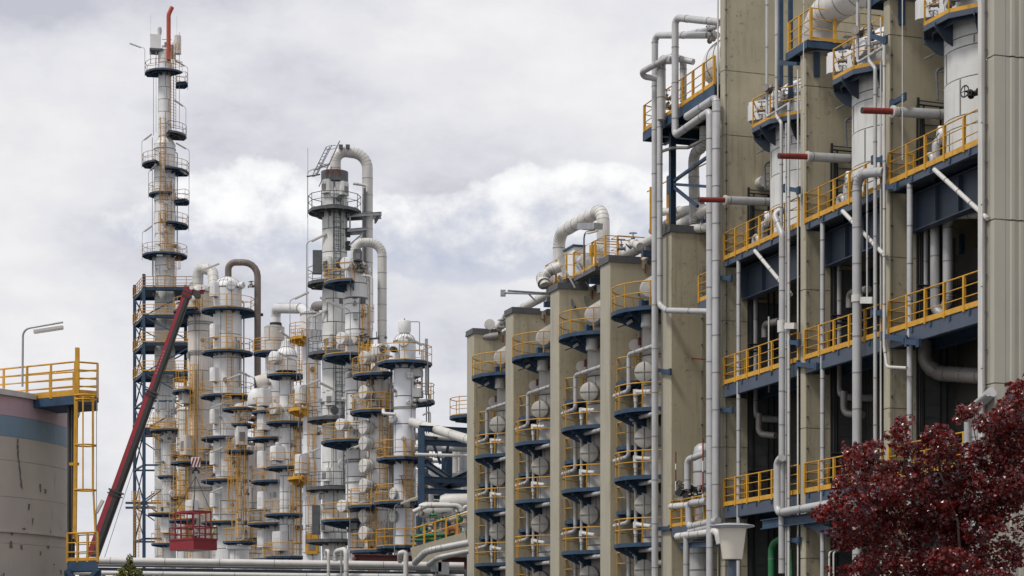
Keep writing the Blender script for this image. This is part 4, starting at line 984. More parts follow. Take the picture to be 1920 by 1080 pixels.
def racks():
    # --- pipe rack along the bottom, runs behind the tank to the process building
    rk = thing('pipe_rack', 'low blue steel truss carrying the long pipes in front of the columns', 'pipe rack', P(500, HOR, 108)*1); rk.location.z = 0; o = rk.location
    def g(x, y, Y=108): return P(x, y, Y)-o
    ya = lambda x: 1064 + (x-190)*.013
    for dY in (0, 3.0):
        b = MB(); b.ibeam(g(150, ya(150)+5, 108+dY), g(872, ya(872)+5, 108+dY), .2, .3, M_BLUE2); b.ibeam(g(150, ya(150)+42, 108+dY), g(872, ya(872)+42, 108+dY), .2, .25, M_BLUE2); b.build('chord', rk)
        xs = list(range(180, 880, 50))
        for i, x in enumerate(xs):
            b = MB(); b.bar(g(x, ya(x)+42, 108+dY), g(x, ya(x)+5, 108+dY), .16, .16, M_BLUE2, up=(0,1,0)); b.build('strut', rk)
            if i < len(xs)-1:
                b = MB(); b.bar(g(x, ya(x)+(42 if i%2 else 5), 108+dY), g(x+50, ya(x)+(5 if i%2 else 42), 108+dY), .12, .12, M_BLUE2); b.build('brace', rk)
        for x in (280, 482, 700, 850):
            b = MB(); p = g(x, 1075, 108+dY); b.ibeam(Vector((p.x,p.y,0)), p, .3, .3, M_BLUE2, up=(0,1,0)); b.build('post', rk)
    for x in range(180, 880, 50):
        b = MB(); b.bar(g(x, ya(x)+3, 108), g(x, ya(x)+3, 111), .15, .18, M_BLUE2); b.build('cross_beam', rk)
    free_pipe('thick pale pipe lying on top of the low blue rack', [P(100, 1050, 109), P(870, 1061, 109)], .20, M_PIPEW, 'pipes on the low rack', step=3.1)
    free_pipe('thinner pipe on the low rack just behind the thick pale one', [P(100, 1058, 110.5), P(870, 1068, 110.5)], .11, M_PIPED, 'pipes on the low rack', step=4)
    free_pipe('dull lower pipe running under the truss of the low rack', [P(100, 1073, 107), P(560, 1079, 107), P(870, 1081, 107)], .13, M_PIPEW, 'pipes on the low rack', step=4)
    V = [((612, 1080), (612, 1031), (629, 1031)), ((628, 1048), (628, 1031), (646, 1027)), ((646, 1085), (646, 1027), (632, 1030)), ((667, 1050), (667, 1038), (680, 1038))]
    free_pipe('small white gooseneck pipe rising left of the pair over the low rack', [P(616, 1085, 106.5), P(616, 1033, 106.5), P(611, 1032, 107.5), P(611, 1047, 107.5)], .09, M_PIPEW, 'gooseneck pipes', .2)
    free_pipe('taller white gooseneck pipe right of the pair over the low rack', [P(649, 1085, 106.5), P(649, 1029, 106.5), P(629, 1034, 107.5), P(629, 1052, 107.5)], .14, M_PIPEW, 'gooseneck pipes', .3)
    free_pipe('thin straight stand pipe between the two white goosenecks', [P(640, 1085, 106.5), P(640, 1032, 106.5)], .06, M_GALV, 'gooseneck pipes')
    free_pipe('white gooseneck pipe at the right end of the low rack', [P(761, 1085, 106), P(761, 1036, 106), P(750, 1036, 106), P(750, 1052, 107)], .14, M_PIPEW, 'gooseneck pipes', .3)
    free_pipe('big pale pipe bending down from the right to the low rack', [P(878, 1018, 104), P(800, 1033, 104), P(778, 1055, 107)], .19, M_PIPE, 'slanting pipes', .7)
    free_pipe('second pale pipe bending down under the big slanting one', [P(878, 1034, 105), P(822, 1045, 105), P(804, 1058, 107)], .14, M_PIPE, 'slanting pipes', .5)
    b = MB(); b.ibeam(P(664, 1050, 116), P(875, 1056, 116), .4, .75, M_REDBEAM); b.tube([P(664, 1052, 116), P(668, 1046, 116)], .2, M_REDBEAM, 8)
    b.build('red_beam', None, label='oxide red steel beam lying across behind the low rack', cat='beam')
    for k, (x, y) in enumerate(((818, 1060), (832, 1066))):
        b = MB(); b.box((0,0,0), (.6,.4,.7), M_GALV); b.cyl((0,0,-.3),(0,0,-1.0),.07,M_GALV,6); b.build('junction_box', None, P(x, y, 106.8), label='%s grey junction box on the right end of the low rack' % ('left','right')[k], cat='box', group='junction boxes on the low rack')
    # --- blue rack right of the columns, far behind
    rk = thing('pipe_rack', 'tall blue steel rack with heavy white pipes between the columns and the concrete building', 'pipe rack', P(820, HOR, 125)*1); rk.location.z = 0; o = rk.location
    def g(x, y, Y=125): return P(x, y, Y)-o
    for (x, Y) in ((790, 122), (842, 132), (882, 124), (833, 148), (880, 148), (798, 140)):
        b = MB(); p = g(x, 803 if Y < 130 else 815, Y); b.ibeam(Vector((p.x,p.y,0)), p, .42, .45, M_BLUE, up=(0,1,0)); b.build('post', rk)
    for (x0, y0, Y0, x1, y1, Y1) in ((786,803,122,884,808,124), (786,829,122,884,833,124), (842,812,132,842,862,132), (790,822,122,842,826,132), (842,838,132,882,822,124), (786,898,122,884,902,124), (786,898,122,842,915,132), (842,912,132,884,905,124), (786,920,122,884,924,124),
                (842,905,132,884,886,124), (800,870,122,842,898,132), (786,884,148,884,884,148), (786,932,140,884,936,140), (828,905,134,828,1005,134)):
        b = MB(); b.ibeam(g(x0,y0,Y0), g(x1,y1,Y1), .28, .36, M_BLUE); b.build('beam', rk)
    for (x0, y0, x1, y1) in ((800,826,790,880), (842,826,832,880), (790,880,820,905), (842,905,800,925), (812,830,826,870)):
        b = MB(); b.bar(g(x0,y0,124), g(x1,y1,124), .18, .18, M_BLUE); b.build('brace', rk)
    W_ = 'white pipes on the tall blue rack'
    free_pipe('thickest white pipe tapering away over the tall blue rack', [P(768, 790, 128), P(885, 826, 116)], .30, M_PIPEW, W_, step=3)
    free_pipe('white pipe on the middle beam of the tall blue rack', [P(778, 818, 128), P(884, 822, 126)], .24, M_PIPEW, W_, step=3)
    free_pipe('white pipe with shoes on the lower beam of the tall blue rack', [P(778, 840, 127), P(884, 841, 127)], .22, M_PIPEW, W_, step=3)
    free_pipe('thin white pipe crossing under the beams of the tall blue rack', [P(778, 852, 121), P(890, 855, 121)], .10, M_PIPEW, W_, step=3)
    for k, x in enumerate((846, 853, 861, 868, 873)):
        free_pipe('%s upright pipe behind the tall blue rack' % ('leftmost white', 'second white', 'middle white', 'fourth white', 'rightmost white')[k], [P(x, 935, 140), P(x, 838, 140)], .14+.05*(k%2), M_PIPEW, 'upright pipes behind the blue rack')
    for k in range(2):
        b = MB(); b.lathe([(0,-.5),(.4,-.4),(.52,-.1),(.52,1.4),(.4,1.7),(0,1.8)], M_PIPEW, 22, axis=(1,-.1,0)); b.build('pressure_drum', None, P((838,798,845)[k], (941,957,846)[k], (122,121,139)[k]), label=('round ended white drum behind the blue posts at the right', 'white drum low behind the rightmost clean column', 'white drum high behind the blue rack')[k], cat='drum')
    free_pipe('bent pale pipe crossing in front of the low blue posts', [P(775, 960, 119), P(800, 948, 119), P(866, 948, 119), P(866, 975, 119)], .15, M_PIPEW, 'slanting pipes', .4)
    free_pipe('pale pipe slanting up to the concrete building', [P(842, 975, 117), P(880, 962, 117)], .18, M_PIPEW, 'slanting pipes', .4)
    free_pipe('thin dark conduit slanting behind the yellow stair rail', [P(790, 985, 118), P(880, 955, 118)], .06, M_DKSTEEL, 'slanting pipes', .4)
    free_pipe('green pipe running behind the yellow railed stair', [P(770, 1006, 117), P(875, 1000, 117)], .13, M_GREEN, 'green and orange pipes')
    free_pipe('second green pipe under the first one', [P(770, 1014, 117.5), P(875, 1009, 117.5)], .09, M_GREEN, 'green and orange pipes')
    free_pipe('short orange pipe loop on top of the green pipes', [P(838, 1002, 116.6), P(840, 992, 116.6), P(856, 990, 116.6), P(858, 1004, 116.6)], .18, M_ORANGE, 'green and orange pipes', .3)
    for k in range(16):
        x = 790+k*5.5; o2 = obj('valve', valve_mesh(1.1, [M_BRASS, M_GREEN, M_GALV][k % 3]), None, P(x, rnd.uniform(960, 1012), rnd.uniform(116, 120)), rnd.random()*6)
        tag(o2, ORD[k]+' small hand valve from the left among those behind the yellow stair rail', 'valve', 'hand valves behind the yellow stair rail')
    for k, x in enumerate((795, 806, 817, 826, 833, 851, 862, 870)):
        free_pipe(ORD[k]+' short upright pipe stub from the left behind the yellow stair rail', [P(x, 1000, 121), P(x, 945+(k*37) % 42, 121), P(x+6, 943+(k*37) % 42, 121)], .10+.04*(k%3), M_PIPEW if k % 2 else M_BRASS, 'pipe stubs behind the stair rail', .25)
    # dense small pipework behind the blue rack
    md = thing('pipe_module', 'tangle of grey pipes and drums filling the gaps behind the tall blue rack', 'pipework', P(830, HOR, 143)*1); md.location.z = 0; o = md.location; rr = random.Random(5)
    for i in range(34):
        y = rr.uniform(850, 1010); x0 = rr.uniform(782, 850); L_ = rr.uniform(15, 70); Y = rr.uniform(136, 152); r = rr.choice((.06, .09, .13, .2, .3)); m = rr.choice((M_PIPE, M_PIPEW, M_PIPED, M_GALV))
        b = MB(); pts = [P(x0, y, Y)-o, P(min(x0+L_, 884), y+L_*.04, Y)-o]
        if rr.random() < .6: pts.append(pts[-1]+Vector((0, 0, rr.choice((-1, 1))*rr.uniform(.6, 2.4))))
        b.pipe(pts, r, m, 9, r*2, 4, 1.3); b.build('pipe', md)
    for i in range(9):
        x = rr.uniform(785, 880); Y = rr.uniform(137, 150); b = MB(); b.pipe([P(x, rr.uniform(940, 1000), Y)-o, P(x, rr.uniform(840, 910), Y)-o], rr.choice((.1, .2, .35)), rr.choice((M_PIPE, M_PIPEW)), 10, .2, 4, 1.1); b.build('pipe', md)
    b = MB(); b.bb(P(880, 1100, 156)-o, P(782, 935, 158)-o, M_DKSTEEL); b.build('screen_wall', md)
    st = thing('stair_parapet', 'sloping concrete parapet with yellow posts below the blue rack', 'parapet', P(840, HOR, 113)*1); st.location.z = 0; o = st.location
    a, e = P(775, 1030, 115)-o, P(878, 1000, 113)-o
    b = MB(); b.bar(a-Vector((0,0,.5)), e-Vector((0,0,.5)), .3, 1.2, M_CONCD); b.build('wall', st)
    rail_mesh([a, e], False, M_YEL, h=1.3, levels=(1.25,.7), toe=0, every=.55*0+.85, post=.11, rail=.045).build('railing', st)
crane(); tank(); racks()
# ------------------------------------------------------------ the long concrete process building on the right
FU = [(y-59)/.9503 for y in (59, 65.1, 71, 77.8, 83.7, 90.8, 97.6, 104.6, 111.5)]       # far edges of the nine fin walls
TH = [.45, .38, .38, .38, 1.1, 1.25, 1.3, 1.3, 1.3]
TOP = [34, 23.8, 23.8, 36, 19.9, 20.0, 20.0, 20.0, 20.0]
BAY = {8: 'past the last concrete wall', 7: 'in the leftmost concrete bay', 6: 'in the second concrete bay from the left', 5: 'in the third concrete bay from the left', 4: 'in the fourth concrete bay from the left',
       3: 'in the bay behind the tall twin risers', 2: 'in the third bay from the right', 1: 'in the second bay from the right', 0: 'in the rightmost bay by the ribbed wall'}
def WP(x, y, w): return BW(*UW(x, y, w))
def building():
    bl = thing('process_building', 'long beige concrete process building of tall parallel fin walls with open bays between', 'building', B0, BROT)
    def L(U, w, z): return (-U, w, z)
    for k in range(9):
        u0, th, top, dep = FU[k], TH[k], TOP[k], (9.0 if k < 4 else 6.0)
        if k == 0: continue
        core = MB(); core.bb(L(u0-.03, .03, 0), L(u0-th+.03, dep-.03, top-.05), M_CONCD); core.build('fin_core', bl)
        js = [0, 5.2, 10.0, 15.1, 22.6, 25.2, 30.5, 36] if k < 4 else [0, 20.0]
        js = [j for j in js if j < top-.3]+[top]; mside = M_CONC
        for i in range(len(js)-1):
            ww = [(0, 4.3), (4.3, dep)]
            for (wa, wb) in ww:
                def mk():
                    b = MB(); h = js[i+1]-js[i]; g = .018; c = .04; x0, x1, y0, y1 = 0, th, wa+(0 if wa == 0 else g), wb-(0 if wb == dep else g)
                    pl = [(x0, y0+c), (x0+c, y0), (x1-c, y0), (x1, y0+c), (x1, y1), (x0, y1)] if wa == 0 else [(x0, y0), (x1, y0), (x1, y1), (x0, y1)]
                    b.prism(pl, g, h-g, mside)
                    if wa == 0: b.m[3 if len(pl) == 6 else 2] = b.mi(M_CONCE)
                    return b.mesh('concrete_panel')
                obj('concrete_panel', cached(('fin', th, wa, wb, round(js[i+1]-js[i], 2)), mk), bl, L(u0, 0, js[i]))
        if k >= 4:                                                  # metal coping in two lengths with a notch and a bracket
            for (wa, wb) in ((-.06, 1.55), (1.95, dep)):
                b = MB(); b.bb(L(u0+.05, wa, top), L(u0-th-.05, wb, top+.22), M_COPING); b.bb(L(u0+.06, wa-.02, top-.10), L(u0-th-.06, wb, top+.001), M_COPING); b.build('coping', bl)
            b = MB(); b.bb(L(u0-th-.001, 1.6, top), L(u0, 1.9, top+.1), M_CONC); b.bb(L(u0-th-.1, 1.65, top-.35), L(u0-th, 1.85, top+.05), M_CONCD); b.bb(L(u0-th-.16, 1.72, top-.55), L(u0-th-.1, 1.78, top-.1), M_RUST); b.build('bracket', bl)
        # conduits clipped to the near face of the fin
        b = MB(); ws = 1.45 if k >= 4 else .10
        zt = (top-1.5 if k >= 4 else top-.5) if k != 3 else top
        for (w0, rr) in ((ws, .02 if k >= 4 else .013), ):
            b.tube([L(u0-th-.04, w0, 0), L(u0-th-.04, w0, zt)] + ([L(u0-th-.04, w0+1.6, zt)] if k >= 4 else []), rr, M_DKSTEEL, 5)
            z = 1.2
            while z < zt: b.box(L(u0-th-.03, w0, z), (.06, .07, .05), M_DKSTEEL); z += 1.15
        b.build('conduit', bl)
        if k < 4: b = MB(); b.tube([L(u0+.06, -.06, 0), L(u0+.06, -.06, min(zt, top-.3))], .035, M_PIPEW, 6); b.build('conduit', bl)
    # ribbed sheet clad wall at the right edge
    u0, th = FU[0], .45; b = MB(); b.bb(L(u0-.01, .01, 0), L(u0-th+.01, 9, 34), M_CONCD); b.build('fin_core', bl)
    for i in range(7):
        z0 = i*5.0; H = 4.98
        b = MB(); b.bb(L(u0+.02, -.03, z0+.02), L(u0-th-.02, 0, z0+H), M_CLAD); b.build('clad_sheet', bl)
        b = MB(); b.bb(L(u0-th, -.02, z0+.02), L(u0-th-.03, .36, z0+H), M_CLAD); b.build('clad_sheet', bl)
        for j in range(8):
            w0 = .37+j*.62
            def mk():
                b = MB(); pr = []
                for q in range(2): x = q*.31; pr += [(x, 0), (x+.14, 0), (x+.17, -.055), (x+.28, -.055), (x+.31, 0)]
                vs = [(th+.03-p[1], p[0], z) for z in (0, H-.03) for p in pr]; n = len(pr); b.add(vs, [(q, q+1, n+q+1, n+q) for q in range(n-1)], M_CLAD); b.add([(th+.0, -.0, 0), (th+.0, .615, 0), (th+.0, .615, H-.03), (th, 0, H-.03)], [(0,1,2,3)], M_CLAD); return b.mesh('ribbed_sheet')
            obj('ribbed_sheet', cached(('rib',), mk), bl, L(u0, w0, z0+.02))
    b = MB(); b.bar(L(u0+.04, -.14, 0), L(u0+.04, -.14, 34), .20, .16, M_PIPEW, up=(0,1,0)); b.tube([L(u0-.12, -.12, 0), L(u0-.12, -.12, 34)], .02, M_DKSTEEL, 5)
    for i in range(24): b.box(L(u0-.12, -.1, .7+i*1.15), (.07,.05,.06), M_DKSTEEL)
    b.build('corner_trunking', bl)
    # back walls, decks, girders and walkways of the near bays
    for k in (0, 1, 2):
        a, e = FU[k+1]-TH[k+1], FU[k]; dz = {0: 17.5, 1: 12.5, 2: 7.6}
        for i in range(7):
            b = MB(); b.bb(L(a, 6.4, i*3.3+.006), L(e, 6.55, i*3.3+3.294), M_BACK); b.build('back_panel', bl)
            if i < 3: b = MB(); b.bb(L(a-.002, 2.6, i*5.1+.006), L(e+.002, 2.72, i*5.1+5.09), M_BACK); b.build('back_panel', bl)  # added nearer sheet: shade of the lower bay put into its dark colour
        for i, z in dz.items():
            b = MB(); w0 = .62 if i else .9
            b.bb(L(a-.01, w0, z-.12), L(e+.01, 6.4, z), M_BLUE if i == 0 else M_DKSTEEL); b.build('deck', bl)
            for w in ((1.6, 3.0, 4.6)):
                b = MB(); b.ibeam(L(a, w, z-.32), L(e, w, z-.32), .2, .4, M_BLUE); b.build('floor_beam', bl)
        # plate girder under the top walkway
        b = MB(); z1, z0, w = 17.2, 16.0, .95
        b.bb(L(a, w, z0), L(e, w+.03, z1), M_BLUE2); b.bb(L(a, w-.17, z0-.04), L(e, w+.2, z0), M_BLUE2); b.bb(L(a, w-.15, z1), L(e, w+.18, z1+.04), M_BLUE2)
        n = 4
        for i in range(n+1): u = a-.25+(e+.1-a+.25)*i/n; b.bb(L(u, w-.16, z0), L(u+.02, w, z1), M_BLUE2)
        b.build('plate_girder', bl)
        b = MB(); b.bb(L(a-.3, .5, z0), L(a-.33, .95, z1), M_BLUE2); b.build('plate_girder', bl)
        for i, z in dz.items():
            hh = (.26, .52, .50)[i]; us, ue = a-.10, e+.05
            b = MB(); wf = -.02
            b.bb(L(us, wf, z-hh), L(ue, wf+.02, z-.02), M_BLUE2); b.bb(L(us, wf, z-.04), L(ue, wf+.14, z-.001), M_BLUE2); b.bb(L(us, wf, z-hh), L(ue, wf+.14, z-hh+.02), M_BLUE2); b.bb(L(us, wf+.14, z-.06), L(ue, .95, z-.02), M_DKSTEEL)
            b.bb(L(us+.0, wf+.02, z-hh), L(us-.02, .95, z-.06), M_BLUE2)
            n = 5
            for q in range(n): u = us+(ue-us)*(q+.3)/n; b.bb(L(u, wf-.04, z-.2), L(u+.10, wf, z-.03), M_BLUE)
            pf = b.build('walkway', bl)
            r = rail_mesh([L(us, .9, z), L(us, -.04, z), L(ue, -.04, z)], False, M_YEL, h=1.08, levels=(1.08,.74,.40), toe=0, every=1.12, post=.085, rail=.026)
            r.bb(L(us, -.06, z+.0), L(ue, -.035, z+.17), M_YEL); r.build('railing', pf)
        # vertical cable trays and ladder in the shade along the far wall of the bay
        far = FU[k+1]-TH[k+1]-.06
        b = MB()
        for w in (1.05, 1.3, 1.95, 2.2): b.bar(L(far, w, 0), L(far, w, 20.3 if w < 2.1 else 19.5), .05, .05, M_BLACK, up=(0,1,0))
        b.bb(L(far+.055, 1.05, 0), L(far+.02, 2.55, 15.9), M_DKSTEEL)  # added dark plate behind the trays, stands in for the recess shade
        z = .3
        while z < 20: b.bar(L(far, 1.3, z), L(far, 1.95, z), .03, .03, M_DKSTEEL); z += .45
        for w in (1.12, 1.18, 1.24): b.tube([L(far-.05, w, 0), L(far-.05, w, 20.1), L(far-.05, 1.5+w*2, 20.35)], .03, M_BLACK, 5, bend=.15)
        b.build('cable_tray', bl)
        b = MB()
        for q in range(4): b.tube([L(far-.1, 1.0, 20.0+q*.14), L(far-.1, 5.5, 19.95+q*.14)], .03, M_DKSTEEL if q % 2 else M_BLACK, 5)
        b.bar(L(far-.15, 1.0, 19.95), L(far-.15, 1.0, 20.5), .06, .08, M_BLACK, up=(0,1,0)); b.build('cable_tray', bl)
        b = MB()
        for (z, w0) in ((8.8, 1.0), (13.9, 1.0), (4.2, 1.0)):
            for q in range(3): b = MB(); b.tube([L(far-.1, w0, z+q*.14), L(far-.1, 2.45, z+q*.14), L(e+.3, 2.45, z+q*.14)], .035, M_BLACK, 5, bend=.1); b.build('cable', bl)
        b = MB(); b.bar(L(far-.1, 2.7, 0), L(far-.1, 2.7, 16), .14, .14, M_BLUE, up=(0,1,0)); b.build('steel_column', bl)
    # back wall and roof of the far bays
    for k in range(3, 8):
        a, e = FU[k+1]-TH[k+1], FU[k]
        b = MB(); b.bb(L(a, 5.2, 0), L(e, 5.35, 19.6), M_CONC); b.build('back_panel', bl)
        b = MB(); b.bb(L(a, 3.9, 19.3), L(e, 6.0, 19.45), M_CONCD); b.build('roof_slab', bl)
    b = MB(); b.bb(L(FU[8], 6.0, 0), L(FU[3], 12.0, 19.4), M_CONCD); b.build('rear_block', bl)
    b = MB(); b.bb(L(FU[3], 9.0, 0), L(FU[0]-2, 13.0, 22), M_CONCD); b.build('rear_block', bl)
    # small platform stub in the twin riser bay
    b = MB(); z = 16.4; b.bb(L(22.6, .3, z-.35), L(20, .4, z), M_BLUE2); b.bb(L(22.6, .3, z-.35), L(22.57, 1.6, z), M_BLUE2); b.bb(L(22.55, .4, z-.08), L(20, 3, z-.02), M_DKSTEEL); pf = b.build('walkway', bl)
    rail_mesh([L(22.55, 1.5, z), L(22.55, .3, z), L(20, .3, z)], False, M_YEL, h=1.1, toe=.16, every=1.1, post=.085, rail=.026).build('railing', pf)
    # high platforms standing on the tops of the second and third fins
    for k, ue in ((2, FU[2]+.9), (1, FU[1]+.9)):
        z = 24.15; u1 = FU[k]-TH[k]-.5; b = MB()
        b.bb(L(ue, -.15, z-.30), L(ue-.05, 3.0, z-.02), M_BLUE); b.bb(L(u1+.05, -.15, z-.3), L(u1, 3.0, z-.02), M_BLUE); b.bb(L(ue, -.15, z-.30), L(u1, -.1, z-.02), M_BLUE); b.bb(L(ue, -.1, z-.08), L(u1, 3, z-.03), M_DKSTEEL)
        for w in (.35, 1.9):
            b.bb(L(u1+.48, w, z-1.2), L(u1+.40, w+.22, z-.3), M_BLUE)
        pf = b.build('walkway', bl)
        rail_mesh([L(ue, 0, z), L(u1, 0, z), L(u1, 2.9, z), L(ue, 2.9, z)], False, M_YEL, h=1.15, levels=(1.15,.75,.4), toe=.1, every=.95, post=.10, rail=.03).build('railing', pf)
    # blue posts and brackets above the fourth fin
    b = MB()
    for x in (1464, 1482): p = UW(x, 90, .9); b.bar(L(p[0], .9, 23.0), L(p[0], .9, 34), .13, .16, M_BLUE, up=(0,1,0))
    b.bar(L(*UW(1462, 118, .6)), L(*UW(1497, 118, .6)), .14, .18, M_BLUE); b.build('steel_column', bl)
    # steel deck with drum over the twin riser bay
    z = 24.75; ua, ub = 27.6, 19.9; b = MB()
    b.bb(L(ua, -.2, z-.4), L(ub, -.15, z), M_BLUE); b.bb(L(ua, -.2, z-.4), L(ua-.05, 3.4, z), M_BLUE); b.bb(L(ua, -.15, z-.08), L(ub, 3.4, z-.03), M_DKSTEEL); b.bb(L(ua, 3.35, z-.4), L(ub, 3.4, z), M_BLUE)
    for w in (.8, 2.0): b.ibeam(L(ua, w, z-.3), L(ub, w, z-.3), .2, .4, M_BLUE)
    for u in (26.4, 24.5, 22.5, 20.8): b.ibeam(L(u, -.15, z-.28), L(u, 3.4, z-.28), .2, .35, M_BLUE)
    pf = b.build('walkway', bl)
    rail_mesh([L(ua-.2, 2.2, z), L(ua, 1.6, z), L(ua+.1, .6, z), L(ua-.2, -.2, z), L(ub, -.2, z)], False, M_YEL, h=1.15, levels=(1.15,.75,.38), toe=.16, every=1.15, post=.10, rail=.03).build('railing', pf)
    for (u, w) in ((26.0, .55), (26.0, 3.0), (20.3, 3.2)):
        b = MB(); b.ibeam(L(u, w, 19.9 if u > 25 else 18), L(u, w, z-.35), .22, .26, M_BLUE, up=(0,1,0)); b.build('steel_column', bl)
    n0 = L(*UW(1256, 345, .6)); 
    for (x, y) in ((1330, 292), (1330, 350), (1308, 387)):
        b = MB(); q = L(*UW(x, y, .6)); b.bar(n0, q, .12, .12, M_BLUE)
        if y == 292: b.bar((n0[0], n0[1]+.15, n0[2]+.12), (q[0], q[1]+.15, q[2]+.12), .08, .08, M_BLUE)
        b.build('brace', bl)
    b = MB(); b.box(n0, (.6, .06, .8), M_BLUE); b.build('gusset_plate', bl)
    # brackets that hold the riser pipes off the fins
    for (x0, y0, x1, y1, w) in ((1225,693,1256,697,-.1), (1340,520,1370,522,-.1), (1340,768,1372,769,-.1), (1225,992,1256,990,-.1), (1471,353,1497,357,-.2), (1636,68,1660,75,-.2), (1637,300,1655,299,-.2), (1657,350,1680,350,-.2), (1472,641,1497,643,-.2), (1636,586,1655,587,-.2), (1655,630,1697,637,-.2), (1700,641,1722,643,-.2), (1672,195,1695,182,0), (1496,683,1530,687,-.1), (1480,1013,1497,1013,-.1)):
        b = MB(); p, q = L(*UW(x0, y0, w)), L(*UW(x1, y1, w)); b.bar(p, q, .12, .16, M_BLUE); b.box(p, (.14,.1,.3), M_BLUE); b.box(q, (.2,.1,.26), M_BLUE); b.build('pipe_bracket', bl)
    b = MB(); b.ibeam(L(*UW(1430, 984, -.3)), L(*UW(1640, 955, -.3)), .2, .36, M_BLUE); b.build('floor_beam', bl)
    b = MB(); b.bar(L(*UW(1570, 1000, -.2)), L(*UW(1492, 972, .2)), .2, .3, M_BLUE); b.build('floor_beam', bl)
    return bl
building()
